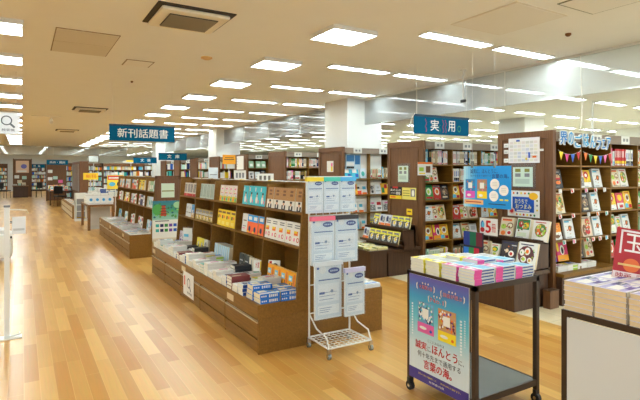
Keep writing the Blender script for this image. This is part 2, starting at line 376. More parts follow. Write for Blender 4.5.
def p_two(a, b_):
    def f(q, w): q.text(a, w * .3, .07, w * .3 + .15, .2, -.002, 'white', 'print', .02); q.text(b_, w * .58, .07, w * .58 + .15, .2, -.002, 'white', 'print', .02)
    return f
hang_sign(4.2, 18.2, 1.02, 2.24, 'blue hanging sign below the large one, on its column side', p_two('文', '庫'))
hang_sign(4.2, 22.9, 1.0, 2.2, 'smaller-looking blue hanging sign just behind, in front of the third column', p_two('文', '芸'))
hang_sign(1.12, 30, 1.02, 2.2, 'blue hanging sign with four characters and a dot in front of the far bookcases', lambda q, w: q.text('高校・雑誌', .14, .07, w - .14, .19, -.002, 'white', 'print', .02))
hang_sign(.38, 40, 1.0, 2.1, 'blue hanging sign over the shelves of the back wall', p_two('児', '童'))
t = empty('hanging_search_sign', (-.36, 8.4, 2.1), 0, 'white rounded hanging sign with a magnifying glass over the aisle', 'sign')
q = MB(); n_ = 6; pts = []
for cx, cz, a0 in ((.3, .03, -90), (.3, .27, 0), (.03, .27, 90), (.03, .03, 180)):
    for k in range(n_ + 1): a = R(a0 + 90 * k / n_); pts.append((cx + .03 * math.cos(a), cz + .03 * math.sin(a)))
nn = len(pts)
q.add([(x, 0, z) for x, z in pts] + [(x, .012, z) for x, z in pts], [tuple(range(nn)), tuple(range(2 * nn - 1, nn - 1, -1))] + [(i, i + nn, (i + 1) % nn + nn, (i + 1) % nn) for i in range(nn)], (232, 238, 244), 'print')
def lens(q, cx, cz, r, y, col='grey'):
    for k in range(20):
        a, b_ = 2 * PI * k / 20, 2 * PI * (k + 1) / 20
        q.add([(cx + f * math.cos(t_), y, cz + f * math.sin(t_)) for t_, f in ((a, r), (b_, r), (b_, r * .78), (a, r * .78))], [(0, 3, 2, 1), (0, 1, 2, 3)], col)
    d = .7071; w = r * .13
    q.add([(cx + r * d - w, y, cz - r * d - w), (cx + 2 * r * d - w, y, cz - 2 * r * d - w), (cx + 2 * r * d + w, y, cz - 2 * r * d + w), (cx + r * d + w, y, cz - r * d + w)], [(0, 1, 2, 3)], col)
lens(q, .17, .19, .07, -.002, (96, 106, 118)); q.text('検索機', .11, .035, .27, .075, -.002, (96, 106, 118), 'print', .01)
q.obj('sign_board', t); MB().tube([(.29, .006, .3), (.29, .006, .9)], .003, mat='cord_white', n=5).tube([(.04, .006, .3), (.04, .006, .9)], .003, mat='cord_white', n=5).obj('hanging_wire', t)

# ---------------------------------------------------------------- books: designs
def cover_book(w, h, t, base, patches, back=None):                  # upright, front cover facing -Y, spine at x=0
    q = MB(); c = .002
    q.box(c, c, .003, w - .003, t - c, h - .003, 'paper', 'matte_print')
    q.box(0, 0, 0, w, c, h, base).box(0, t - c, 0, w, t, h, back or base).box(0, c, 0, c, t - c, h, base)
    for i, (x0, z0, x1, z1, col, *k) in enumerate(patches):
        y = -.0006 - .00012 * i
        if k: q.disc((x0 + x1) / 2 * w, (z0 + z1) / 2 * h, (x1 - x0) / 2 * w, (z1 - z0) / 2 * h, y, col, n=12)
        else: q.rect(x0 * w, z0 * h, x1 * w, z1 * h, y, col)
    return q
def spine_book(t, h, d, base, patches):                             # upright, spine facing -Y
    q = MB(); c = .0015
    q.box(c, c, .002, t - c, d - .003, h - .003, 'paper', 'matte_print')
    q.box(0, c, 0, c, d, h, base).box(t - c, c, 0, t, d, h, base).box(0, 0, 0, t, c, h, base)
    for i, (x0, z0, x1, z1, col) in enumerate(patches): q.rect(x0 * t, z0 * h, x1 * t, z1 * h, -.0006 - .0001 * i, col)
    return q
def textbars(x0, z0, x1, z1, col, n, rnd):
    out = []; dz = (z1 - z0) / n
    for i in range(n): out.append((x0, z0 + i * dz + dz * .25, x0 + (x1 - x0) * rnd.uniform(.6, 1), z0 + i * dz + dz * .75, col))
    return out
rn_ = random.Random(3)
SP = []
for base, c2, name in [('white', 'red', 'white'), ('white', 'blue', 'white'), ('cream', 'brown', 'cream'), ('white', 'green', 'white'), ('red', 'white', 'red'), ('yellow', 'black', 'yellow'),
        ('white', 'orange', 'white'), ('pink', 'white', 'pink'), ('sky', 'white', 'light blue'), ('navy', 'white', 'navy'), ('black', 'gold', 'black'), ('white', 'pink', 'white'),
        ('mint', 'green', 'pale green'), ('orange', 'white', 'orange'), ('green', 'white', 'green'), ('beige', 'red', 'beige'), ('silver', 'black', 'grey'), ('white', 'teal', 'white'), ('tan', 'black', 'tan'), ('white', 'black', 'white')]:
    t_ = rn_.choice([.016, .02, .024, .028]); h_ = rn_.uniform(.19, .235); z = rn_.uniform(.4, .55)
    pt = [(.3, z, .7, z + .38, c2), (.1, .03, .9, .12, c2)] + ([(0, .14, 1, .3, rn_.choice(['yellow', 'red', 'sky', 'black']))] if rn_.random() < .4 else [])
    SP.append((spine_book(t_, h_, .15, base, pt).mesh('upright_book'), t_, h_, name, {'white': 'with ' + c2 + ' lettering'}.get(name, 'with ' + c2 + ' title')))
def food(base, *discs):
    return [(.1, .86, .75, .95, 'brown')] + [d for d in discs]
CV = {}
def collage(pal, n, area, rr, sz=(.05, .13)):                       # many small printed shapes, as in a photo cover
    out = []
    for _ in range(n):
        a, b_ = rr.uniform(*sz), rr.uniform(*sz) * .8; x = rr.uniform(area[0], area[2] - a); z = rr.uniform(area[1], area[3] - b_)
        out.append((x, z, x + a, z + b_, rr.choice(pal)) + ((1,) if rr.random() < .6 else ()))
    return out
FOOD = ['orange', 'red', 'lime', 'green', 'cream', 'brown', 'gold', 'white', 'olive', 'tan', 'maroon', 'beige']
def defc(key, w, h, t, base, patches, desc):
    rr = random.Random(len(CV) * 7 + 3)
    if key in ('bento', 'soup', 'season', 'tallfood', 'pasta', 'skewer', 'redfood', 'greenfood', 'yellowcook', 'whitebowl', 'darkphoto', 'magentaman', 'plates', 'darkplate', 'burger', 'yellowpaste', 'pinkpan', 'orangemag'):
        a = (.15, .2, .88, .8); n_ = 22 if key in ('bento', 'season', 'pasta', 'skewer', 'darkphoto') else 10
        patches = patches + collage(FOOD if key != 'darkphoto' else ['brown', 'beige', 'grey', 'black', 'tan', 'skin'], n_, a, rr, (.05, .16) if n_ > 12 else (.04, .09)) + [(.12, .88, .8, .92, rr.choice(['brown', 'navy', 'red', 'grey'])), (.12, .05, .6, .08, 'grey')]
    elif key in ('zebra', 'bluemono', 'comicwhite', 'comic', 'whitephoto', 'cute', 'pinkfoot', 'skyphoto', 'goldgrey'):
        patches = patches + collage({'zebra': ['black', 'white', 'grey', 'yellow'], 'bluemono': ['navy', 'white', 'grey'], 'cute': ['pink', 'yellow', 'teal', 'lime'], 'pinkfoot': ['silver', 'purple', 'pink', 'skin']}.get(key, ['white', 'grey', 'black', 'silver']), 14, (.1, .1, .9, .9), rr, (.04, .14))
    CV[key] = (cover_book(w, h, t, base, patches).mesh('cover'), w, h, t, desc)
tb = lambda *a: textbars(*a, rn_)
defc('suit', .148, .21, .03, 'white', [(0, .42, 1, 1, 'kraft')] + [(.3, .62, .7, .72, 'brown'), (.3, .78, .7, .88, 'brown'), (.25, 0, .78, .2, (40, 44, 54)), (.42, .04, .6, .2, 'white'), (.4, .18, .64, .36, 'skin', 1), (.38, .3, .66, .4, 'black')], 'kraft-topped paperback showing a suited man')
defc('cyan', .148, .21, .03, 'cyan', [(.3, .1, .7, .48, 'white', 1), (.42, .42, .62, .62, 'skin', 1), (.4, .55, .66, .68, 'black', 1), (.12, .72, .26, .92, 'white'), (.75, .1, .9, .3, 'pink', 1)], 'cyan paperback with a white-clad woman')
defc('cute', .14, .2, .03, (240, 232, 232), [(0, 0, .5, .34, 'yellow'), (.5, 0, 1, .3, 'lime'), (.1, .05, .4, .25, 'orange', 1), (.55, .05, .85, .22, 'teal', 1), (.2, .5, .8, .55, 'pink'), (.3, .75, .7, .8, 'pink')], 'pale pink book with yellow-green foot')
defc('stripe', .14, .2, .03, (196, 214, 206), [(.1, .1, .26, .95, (120, 150, 140)), (.45, .1, .6, .95, (120, 150, 140)), (.75, .05, .85, .95, (150, 176, 168))], 'grey-green striped paperback')
defc('bandred', .14, .2, .03, (214, 210, 200), [(0, 0, 1, .2, 'red'), (.1, .3, .5, .9, 'grey'), (.6, .3, .8, .9, 'black')], 'grey paperback with a red foot')
defc('whitered', .15, .2, .032, 'white', [(.12, .42, .62, .62, 'orange'), (.12, .52, .5, .62, 'yellow'), (.5, .12, .82, .34, 'red', 1), (.58, .16, .76, .3, 'white', 1), (.15, .75, .8, .8, 'grey'), (.15, .85, .8, .9, 'grey'), (.15, .15, .3, .3, 'pink')], 'white paperback with orange block, red ring')
defc('plainwhite', .15, .2, .03, (228, 228, 224), [(.2, .6, .8, .66, 'brown'), (.2, .3, .8, .34, 'grey'), (.15, .18, .7, .22, 'pink')], 'plain white paperback with a thin brown title')
defc('blueorange', .14, .2, .03, (250, 110, 50), [(0, .62, 1, 1, (40, 160, 230)), (.2, .72, .8, .9, 'white'), (.3, .08, .7, .38, 'navy', 1), (.1, .02, .4, .12, 'yellow')], 'paperback half blue, half orange')
defc('yellow', .15, .2, .03, 'yellow', [(.1, .78, .9, .9, 'brown'), (.15, .45, .4, .65, 'black'), (.5, .5, .8, .65, 'orange'), (.2, .1, .8, .3, (250, 230, 120))], 'bright yellow paperback with dark title')
defc('goldgrey', .14, .15, .03, (170, 150, 80), [(0, .5, 1, .68, 'silver'), (.1, .72, .9, .92, 'grey'), (.1, .1, .4, .4, 'yellow'), (.55, .1, .9, .4, 'cream')], 'small gold and grey paperback')
defc('whiteblue', .14, .19, .03, (222, 228, 232), [(.1, .3, .9, .36, 'grey'), (.3, .6, .7, .8, 'silver')], 'pale grey-white paperback')
defc('skyphoto', .14, .19, .03, (60, 150, 215), [(0, 0, 1, .35, 'tan'), (.3, .2, .6, .6, 'white')], 'blue paperback with a sandy photo')
defc('orange', .148, .2, .035, (250, 170, 20), [(.08, .55, .55, .8, (120, 200, 230)), (.15, .6, .45, .7, 'white'), (.2, .2, .3, .45, 'brown'), (.5, .2, .62, .5, 'brown'), (.7, .1, .9, .9, 'orange')], 'orange paperback with a small blue label')
defc('blacknovel', .14, .2, .035, (36, 46, 44), [(.2, .6, .75, .66, 'silver'), (.2, .4, .5, .44, 'silver')], 'black-green hardback')
defc('cream', .14, .19, .03, (224, 218, 198), [(.42, .3, .56, .9, 'grey')], 'cream hardback with a grey title')
defc('bluewhite', .06, .2, .14, (206, 226, 234), [(.2, .1, .5, .95, (130, 190, 220))], 'pale blue upright volume')
defc('comic', .15, .2, .03, (240, 222, 40), [(.25, .45, .6, .75, 'silver', 1), (.55, .3, .8, .6, 'black', 1), (0, 0, .5, .25, 'sky'), (.5, 0, 1, .4, 'white')], 'yellow comic with black-white drawing')
defc('comicwhite', .15, .2, .03, (214, 214, 208), [(.2, .45, .8, .85, 'grey', 1), (.3, .1, .7, .4, 'black', 1)], 'white comic with grey drawing')
defc('pinkfoot', .14, .2, .03, (222, 218, 226), [(.1, 0, .6, .14, 'magenta'), (.35, .5, .6, .85, 'brown', 1), (.2, .25, .8, .4, 'purple')], 'lilac-white comic with magenta foot')
defc('white1', .14, .2, .03, 'white', [(.2, .5, .8, .8, 'sky'), (.1, 0, .9, .2, 'orange')], 'white book with blue picture')
defc('white2', .15, .21, .03, 'white', [(.15, .6, .85, .9, 'red'), (.2, .2, .8, .4, 'grey')], 'white book with a red title')
defc('white3', .14, .2, .03, (210, 230, 240), [(.2, .2, .8, .7, 'teal', 1)], 'pale blue book with a teal disc')
defc('navy', .14, .2, .03, 'navy', [(.2, .6, .8, .8, 'white')], 'navy book with a white title')
defc('greenc', .14, .19, .03, (150, 190, 150), [(.2, .2, .8, .6, 'white')], 'soft green book')
defc('redc', .14, .19, .03, 'white', [(0, 0, 1, .4, (230, 80, 40)), (.2, .6, .7, .8, 'black')], 'white book with a red-orange foot')
# cookbooks and magazines
defc('bento', .20, .24, .03, (236, 232, 222), [(.12, .2, .88, .85, 'olive', 1), (.2, .3, .5, .6, 'orange', 1), (.45, .45, .8, .75, 'green', 1), (.4, .25, .7, .45, 'red', 1), (.25, .6, .5, .8, 'yellow', 1), (.55, .3, .8, .5, 'lime', 1)], 'cookbook showing colourful vegetables')
defc('plates', .24, .285, .03, (226, 230, 226), [(.02, .12, .88, .86, (96, 50, 56), 1), (.35, .5, .65, .8, 'white', 1), (.42, .56, .58, .72, 'orange', 1), (.1, .45, .35, .7, 'white', 1), (.2, .2, .5, .45, 'white', 1), (.27, .26, .43, .4, 'lime', 1), (.55, .2, .8, .42, 'white', 1), (.6, .25, .73, .37, 'gold', 1)], 'cookbook with bowls on wine-red tray')
defc('darkplate', .215, .275, .03, (52, 50, 58), [(.5, .35, .85, .6, 'white', 1), (.58, .4, .76, .54, 'red', 1), (.3, .5, .5, .66, 'beige', 1), (.65, .8, .95, .84, 'silver'), (.6, .1, .9, .3, 'gold', 1)], 'dark cookbook with small pale plates')
defc('soup', .19, .24, .03, 'beige', [(.05, .4, .45, .66, 'lime', 1), (.5, .45, .95, .75, 'brown', 1), (.56, .5, .88, .7, 'cream', 1), (.1, .08, .45, .32, 'orange', 1), (.5, .1, .92, .38, 'white', 1), (.58, .15, .85, .32, 'red', 1), (.1, .82, .8, .92, 'orange')], 'cream cookbook with four bowls of soup')
defc('season', .18, .24, .06, (236, 236, 228), [(.05, .45, .95, .95, 'green'), (.15, .55, .5, .85, 'red', 1), (.5, .5, .9, .8, 'yellow', 1), (.1, .1, .8, .3, (220, 230, 200))], 'white cookbook with green-red food photo')
defc('tallfood', .12, .22, .03, (232, 230, 220), [(.15, .55, .85, .85, 'green', 1), (.2, .6, .7, .78, 'yellow', 1), (.2, .1, .8, .4, 'orange', 1), (.3, .4, .7, .52, 'lime', 1)], 'narrow cookbook with green-orange plates')
defc('burger', .17, .23, .03, (40, 44, 48), [(.25, .5, .8, .72, 'tan', 1), (.25, .46, .8, .56, 'red'), (.25, .2, .8, .4, 'orange', 1), (.2, .82, .8, .88, 'grey')], 'charcoal cookbook showing two burgers')
defc('pasta', .19, .25, .03, (230, 220, 190), [(.1, .1, .95, .9, (216, 176, 96), 1), (.3, .3, .6, .6, 'cream', 1), (.5, .5, .8, .8, 'green', 1), (.2, .6, .4, .75, 'red', 1)], 'cookbook with a plate of pasta')
defc('skewer', .2, .25, .03, (232, 214, 190), [(.05, .05, .5, .6, 'brown', 1), (.4, .3, .9, .95, (214, 84, 40), 1), (.35, .1, .8, .35, 'red', 1), (.1, .6, .4, .9, 'beige', 1)], 'cookbook with red stew photo')
defc('whitebowl', .18, .24, .03, (228, 232, 230), [(.4, .35, .75, .65, 'brown', 1), (.48, .42, .68, .58, 'orange', 1), (.1, .8, .6, .9, 'sky')], 'white cookbook with a small brown bowl')
defc('darkphoto', .18, .24, .03, (60, 54, 50), [(.15, .3, .9, .7, (120, 100, 80), 1), (.2, .1, .8, .2, 'beige'), (.3, .78, .8, .9, 'silver')], 'dark photo cookbook')
defc('yellowpaste', .17, .22, .03, 'yellow', [(.2, .5, .8, .9, 'red', 1), (.35, .6, .65, .8, 'white', 1), (0, 0, 1, .3, 'white')], 'yellow recipe book with a red pan')
defc('pinkpan', .17, .22, .03, (236, 90, 110), [(0, 0, 1, .38, 'white'), (.2, .5, .8, .9, 'yellow', 1), (.3, .1, .8, .28, 'red')], 'pink and yellow recipe book')
defc('magentaman', .2, .24, .03, (224, 60, 120), [(.3, .3, .7, .8, 'white', 1), (.4, .35, .62, .7, 'black', 1), (0, 0, 1, .3, (240, 160, 30)), (0, .5, .2, 1, 'yellow')], 'magenta recipe book with orange band')
defc('yellowcook', .18, .24, .03, (250, 205, 60), [(.25, .4, .8, .85, 'white', 1), (.35, .5, .7, .75, 'brown', 1), (.05, .05, .5, .3, 'sky'), (.55, .05, .95, .25, 'red')], 'yellow cookbook with blue corner')
defc('redfood', .17, .23, .03, (200, 50, 40), [(.2, .3, .8, .8, 'white', 1), (.3, .4, .7, .7, 'orange', 1), (.1, .85, .9, .95, 'white')], 'red cookbook with a white plate')
defc('greenfood', .17, .23, .03, (50, 150, 70), [(.2, .3, .8, .8, 'white', 1), (.3, .4, .6, .7, 'lime', 1), (.1, .05, .9, .2, 'red')], 'green cookbook with a red foot')
defc('orangemag', .18, .2, .02, (245, 150, 30), [(0, 0, 1, .45, 'white'), (.2, .1, .8, .3, 'brown', 1)], 'orange and white recipe book')
defc('bluefoot', .17, .22, .03, (226, 230, 234), [(0, 0, 1, .25, (30, 80, 190)), (.2, .5, .8, .8, 'silver')], 'white recipe book with a blue foot')
defc('zebra', .14, .19, .02, (226, 220, 60), [(0, 0, 1, .6, (70, 72, 70)), (.2, .1, .8, .6, 'silver', 1), (.3, .25, .7, .55, 'yellow', 1), (.1, .75, .9, .9, 'grey')], 'yellow and black paperback')
defc('bluemono', .14, .19, .02, (206, 212, 220), [(.1, .4, .5, .9, 'navy', 1), (.5, .3, .95, .8, 'grey', 1), (0, 0, 1, .28, 'orange')], 'blue-grey paperback with orange strip')
defc('cyanmag', .17, .22, .02, (60, 190, 220), [(.1, .5, .7, .9, 'white'), (.5, .1, .9, .4, 'blue')], 'cyan magazine')
defc('ydrill', .17, .22, .02, (250, 190, 40), [(.1, .1, .5, .6, 'green'), (.5, .5, .9, .9, 'red')], 'orange book with red-green squares')
defc('whitephoto', .17, .22, .02, (224, 226, 224), [(.1, .1, .9, .6, 'grey'), (.3, .7, .8, .85, 'pink')], 'white magazine with a grey photo')

# a flat, stacked book: spine side or fore-edge towards -Y, cover up
def flat_book(w, d, t, base, spine, patches, edge='paper', bar=None):   # w along X, d along Y, spine at y=0
    q = MB(); c = .0015
    q.box(.002, .002, c, w - .002, d - .002, t - c, edge, 'matte_print').box(0, 0, 0, w, d, c, base).box(0, 0, t - c, w, d, t, base).box(0, 0, c, w, c, t - c, spine)
    for i, (x0, y0, x1, y1, col, *k) in enumerate(patches):
        z = t + .0003 + .0001 * i; X0, X1, Y0, Y1 = x0 * w, x1 * w, y0 * d, y1 * d
        q.add([(X0, Y0, z), (X1, Y0, z), (X1, Y1, z), (X0, Y1, z)], [(0, 1, 2, 3)], col)
    if bar:
        for i, (x0, z0, x1, z1, col) in enumerate(bar): q.rect(x0 * w, z0 * t, x1 * w, z1 * t, -.0005 - .0001 * i, col)
    return q
FB = {}
def deff(key, w, d, t, base, spine, patches, desc, **k):
    rr = random.Random(len(FB) * 5 + 1); pl = ['white', 'grey', 'silver', 'sky', 'cream', 'navy', 'pink'] if 'mag' in key else ['white', 'silver', 'grey']
    if key == 'purplewave': pl = [(150, 150, 205), 'white', (90, 80, 150), (200, 190, 225), (70, 60, 110)]
    if key not in ('black', 'maroon', 'teal'): patches = patches + [(x0, y0, min(1, x1 + .06), y1, c_) for x0, y0, x1, y1, c_, *_k in collage(pl, 12 if key == 'purplewave' or 'mag' in key else 5, (.05, .05, .94, .95), rr, (.06, .2))]
    FB[key] = (flat_book(w, d, t, base, spine, patches, **k).mesh('flat_book'), w, d, t, desc)
wmarks = [(.06 + .1 * i, .35, .06 + .1 * i + .06, .65, 'white') for i in range(3)] + [(.45, .2, .52, .8, 'white')] + [(.56 + .09 * i, .25, .56 + .09 * i + .06, .78, 'white') for i in range(4)]
deff('blue', .185, .14, .042, (40, 130, 210), (24, 116, 214), [(0, 0, 1, .25, 'white'), (.1, .4, .5, .9, 'cream'), (.6, .5, .9, .8, 'grey')], 'thick book with bright blue spine', bar=wmarks)
deff('white', .19, .13, .033, 'white', (220, 220, 214), [(.1, .2, .7, .3, 'grey'), (.3, .5, .8, .8, 'pink')], 'white paperback', edge=(226, 222, 206))
deff('whitegrey', .19, .13, .033, (222, 224, 224), 'white', [(.1, .1, .4, .9, 'grey'), (.6, .2, .9, .6, 'teal')], 'white paperback with teal patch', edge=(226, 222, 206))
deff('whitered', .19, .13, .033, (226, 224, 224), 'white', [(.1, .3, .9, .45, (170, 60, 80)), (.2, .6, .6, .7, 'grey')], 'white paperback with a red line', edge=(226, 222, 206))
deff('black', .19, .13, .033, (44, 48, 56), (44, 48, 56), [(.2, .3, .6, .5, 'grey')], 'black-covered paperback', edge=(226, 222, 206))
deff('navyspine', .19, .13, .033, (210, 220, 228), (30, 70, 150), [(.1, .1, .5, .8, 'navy'), (.6, .3, .9, .7, 'white')], 'navy and white paperback', edge=(230, 226, 214))
deff('yellowblue', .19, .13, .034, (226, 228, 214), 'white', [(0, .55, .6, 1, 'yellow'), (.6, .4, 1, 1, (30, 90, 180)), (0, .2, .3, .5, 'lime')], 'white book with yellow-blue blocks', edge=(226, 222, 206), bar=[(.5, 0, 1, .7, 'lime')])
deff('maroon', .19, .13, .03, (130, 60, 62), (130, 60, 62), [(.1, .2, .6, .4, 'beige')], 'maroon hardback', edge=(226, 222, 206))
deff('teal', .19, .13, .033, (100, 170, 160), 'white', [(.2, .2, .8, .4, 'white'), (.5, .6, .9, .8, 'grey')], 'teal-covered paperback', edge=(226, 222, 206))
deff('greymag', .2, .15, .006, (208, 208, 202), 'white', [(.1, .1, .6, .7, (150, 160, 150)), (.6, .5, .95, .9, 'cream')], 'grey-green magazine')
deff('pinkmag', .2, .15, .006, (226, 220, 220), 'white', [(.05, .5, .5, .9, 'pink'), (.5, .1, .9, .5, 'silver')], 'magazine with pink panel')
deff('yelmag', .2, .15, .006, (226, 224, 216), 'white', [(.1, .1, .5, .5, 'yellow'), (.5, .5, .9, .9, 'grey')], 'magazine with yellow panel')
deff('redmag', .2, .15, .006, (224, 222, 218), 'white', [(.1, .3, .9, .6, 'red'), (.2, .7, .6, .85, 'navy')], 'magazine with red band')
deff('bluemag', .2, .15, .006, (204, 214, 224), 'white', [(.1, .1, .9, .3, 'blue'), (.3, .5, .8, .9, 'white')], 'pale magazine with blue band')
# the cart's books: fore-edge to the aisle, bright band round the cover
def cart_book(band, name):
    q = flat_book(.175, .125, .018, (190, 214, 232), (44, 60, 84), [(.0, .0, .42, 1, 'white'), (.58, 0, 1, .34, band), (.05, .4, .5, .9, (150, 190, 220)), (.0, .0, 1, .34, band)], edge=(236, 234, 220), bar=[(.42, 0, .9, 1, band)])
    return q.mesh(name)
deff('cartpink', .185, .13, .0185, (196, 222, 238), (232, 232, 226), [(.0, .0, .36, 1, (240, 90, 180)), (.1, .2, .26, .7, 'white'), (.36, 0, .42, 1, 'white'), (.5, .15, .95, .85, (120, 190, 220))], 'sky-blue novel with pink band', edge=(232, 232, 222), bar=[(.0, 0, .36, 1, (240, 90, 180)), (.36, .3, .95, .75, (50, 90, 170))])
deff('cartyellow', .185, .13, .0185, (224, 228, 220), (232, 232, 226), [(.0, .0, .36, 1, (236, 226, 70)), (.1, .2, .26, .7, 'white'), (.5, .15, .95, .85, 'silver')], 'pale novel with yellow band', edge=(232, 232, 222), bar=[(.0, 0, .36, 1, (236, 226, 70)), (.36, .3, .95, .75, (190, 150, 90))])
deff('purplewave', .21, .15, .027, (226, 222, 236), (60, 52, 84), [(.05, .1, .95, .9, (170, 170, 214)), (.1, .3, .6, .7, 'white'), (.3, .1, .9, .3, (90, 70, 150)), (.6, .6, .95, .9, (60, 80, 120))], 'thick purple-white novel', edge=(228, 208, 168), bar=[(.0, .0, 1, 1, (222, 216, 200)), (.2, .2, .8, .8, (70, 66, 90))])
deff('flatzebra', .14, .19, .012, (220, 216, 120), (90, 90, 70), [(.1, .1, .9, .5, 'silver'), (.2, .6, .8, .9, (90, 92, 70)), (.3, .2, .7, .4, 'yellow')], 'yellow-grey paperback')
deff('flatwhite', .14, .19, .012, (214, 218, 210), (90, 90, 70), [(.1, .1, .9, .4, 'teal'), (.2, .5, .8, .9, 'cream')], 'white-teal paperback')

jr = random.Random(11)
def stack(keys, x, y, z, rotz, n, lab, name, cat, group, jit=.004):
    """a pile: keys cycle from the bottom, base corner at x,y,z"""
    for i in range(n):
        k = keys[i % len(keys)]; me, w, d, t, desc = FB[k]
        pos = 'single' if n == 1 else ('topmost' if i == n - 1 else ('bottom' if i == 0 else f'{ORD[n-1-i]} down'))
        inst(me, name, (x + jr.uniform(-jit, jit) * (.4 if 'island' in lab else 1), y + jr.uniform(-jit, jit), z), (0, 0, rotz + jr.uniform(-.02, .02)), f'{desc}, {pos}, {lab}', cat, group)
        z += t + .0006

# ---------------------------------------------------------------- book islands (gondolas)
def gondola(x, y, nb, label, topstrip=True):
    P = .8; L = nb * P; WD = 1.33
    g = empty('book_island', (x, y, 0), 0, label, 'display shelf', 'low double-sided book islands')
    q = MB().box(.02, .02, .0, WD - .02, L - .02, .30, 'white', 'gold_wood').box(0, 0, .30, WD, L, .42, 'white', 'gold_wood').box(.005, 0, 0, WD - .005, .02, .30, 'white', 'gold_wood').box(.005, L - .02, 0, WD - .005, L, .30, 'white', 'gold_wood')
    for i in range(1, nb):
        q.box(.002, i * P - .006, 0, .03, i * P + .006, .3, 'white', 'gold_wood')
    q.obj('plinth', g, bevel=.002)
    for i in range(nb):
        for side in (0, 1):
            X = lambda a: a if side == 0 else WD - a
            y0, y1 = i * P + .012, (i + 1) * P - .012
            a, b_ = sorted((X(.002), X(.02)))
            d = MB().box(a, y0, .135, b_, y1, .262, 'white', 'gold_wood').obj('drawer', g, bevel=.002)
            a, b_ = sorted((X(-.004), X(.02)))
            MB().box(a, y0, .264, b_, y1, .274, 'white', 'lip_metal').obj('handle', d)
            a, b_ = sorted((X(.002), X(.02)))
            MB().box(a, y0, .012, b_, y1, .118, 'white', 'gold_wood').obj('kick_panel', g, bevel=.002)
            if side == 0 and i % 2 == 0: tag(MB().box(-.001, y0 + .55, .325, .001, y0 + .72, .385, (214, 196, 160), 'matte_print').obj('price_label', g), 'pale label strip')
    c = WD / 2
    for yy in (0, L - .02):                                           # tapered end panels
        MB().add([(c - .295, yy, .42), (c + .295, yy, .42), (c + .215, yy, 1.45), (c - .215, yy, 1.45)] + [(c - .295, yy + .02, .42), (c + .295, yy + .02, .42), (c + .215, yy + .02, 1.45), (c - .215, yy + .02, 1.45)],
            [(0, 1, 2, 3), (7, 6, 5, 4), (0, 4, 5, 1), (1, 5, 6, 2), (2, 6, 7, 3), (3, 7, 4, 0)], 'white', 'gold_wood').obj('end_panel', g)
    MB().box(c - .008, .02, .42, c + .008, L - .02, 1.44, 'white', 'gold_wood').box(c - .04, .02, 1.432, c + .04, L - .02, 1.45, 'white', 'gold_wood').obj('back_panel', g)
    for z, hw in ((.86, .262), (1.165, .238)): MB().box(c - hw, .02, z, c + hw, L - .02, z + .018, 'white', 'gold_wood').obj('shelf', g)
    for i in range(1, nb):
        hw = .222; MB().add([(c - .285, i * P - .009, .42), (c + .285, i * P - .009, .42), (c + .205, i * P - .009, 1.43), (c - .205, i * P - .009, 1.43), (c - .285, i * P + .009, .42), (c + .285, i * P + .009, .42), (c + .205, i * P + .009, 1.43), (c - .205, i * P + .009, 1.43)],
            [(0, 1, 2, 3), (7, 6, 5, 4), (0, 4, 5, 1), (1, 5, 6, 2), (2, 6, 7, 3), (3, 7, 4, 0)], 'white', 'gold_wood').obj('divider', g)
    if topstrip:
        s_ = MB().box(c - .04, .3, 1.45, c + .04, L - .02, 1.453, 'white', 'print')
        for k in range(int(L / .12) - 3): s_.box(c - .041, .35 + k * .12, 1.4505, c + .02, .35 + k * .12 + jr.uniform(.04, .1), 1.458, jr.choice(['white', 'yellow', 'gold', 'white', 'silver']), 'print')
        s_.obj('header_strip', g)
    return g
GX, GY = 1.71, 3.86
gondola(GX, GY, 5, 'low wooden book island with wire bag rack at its end and paperbacks piled along it')
gondola(1.64, 9.31, 5, 'low wooden book island behind the first one, flat magazines spread along its drawers')
xs = GX + .665                                                      # centre line
def face_row(keys, y_near, z, xf, tier_label, group, name='paperback', cat='book', lean=.12):
    y = y_near
    for i, k in enumerate(keys):
        me, w, h, t, desc = CV[k]
        inst(me, name, (xf + jr.uniform(0, .008), y + w, z + .002 + t * math.sin(lean)), (-lean, 0, FACE_W), f'{desc}, {ORD[i]} along, {tier_label}', cat, group)
        y += w + .004
T3, T2, T1 = 1.183, .878, .42
bn = ['the bay beside the wire rack', 'the second bay from the wire rack', 'the middle bay', 'the fourth bay from the wire rack', 'the farthest bay']
for i, ks in enumerate([['suit'] * 5, ['cyan'] * 4, ['cute'] * 4, ['stripe'] * 4, ['bandred'] * 4]):
    face_row(ks, GY + i * .8 + .03, T3, xs - .225, f'top shelf, {ORD[i]} bay, wire-rack island', 'covers on the top shelf of the first island')
for i, ks in enumerate([['whitered'] * 5, ['blueorange'] * 3 + ['plainwhite'], ['yellow'] * 4, ['goldgrey'] * 5, ['skyphoto', 'whiteblue', 'whiteblue']]):
    face_row(ks, GY + i * .8 + .03, T2, xs - .248, f'middle shelf, {ORD[i]} bay, wire-rack island', 'covers on the middle shelf of the first island')
for i, ks in enumerate([['orange'] * 4, ['cream', 'cream', 'blacknovel', 'blacknovel'], ['bluewhite'] * 8, ['comicwhite', 'comic', 'comic'], ['pinkfoot'] * 4]):
    face_row(ks, GY + i * .8 + (.1 if i in (0, 1) else .2), T1 + .005, xs - .262, f'lowest level, {ORD[i]} bay, wire-rack island', 'covers on the deck of the first island', lean=.1)
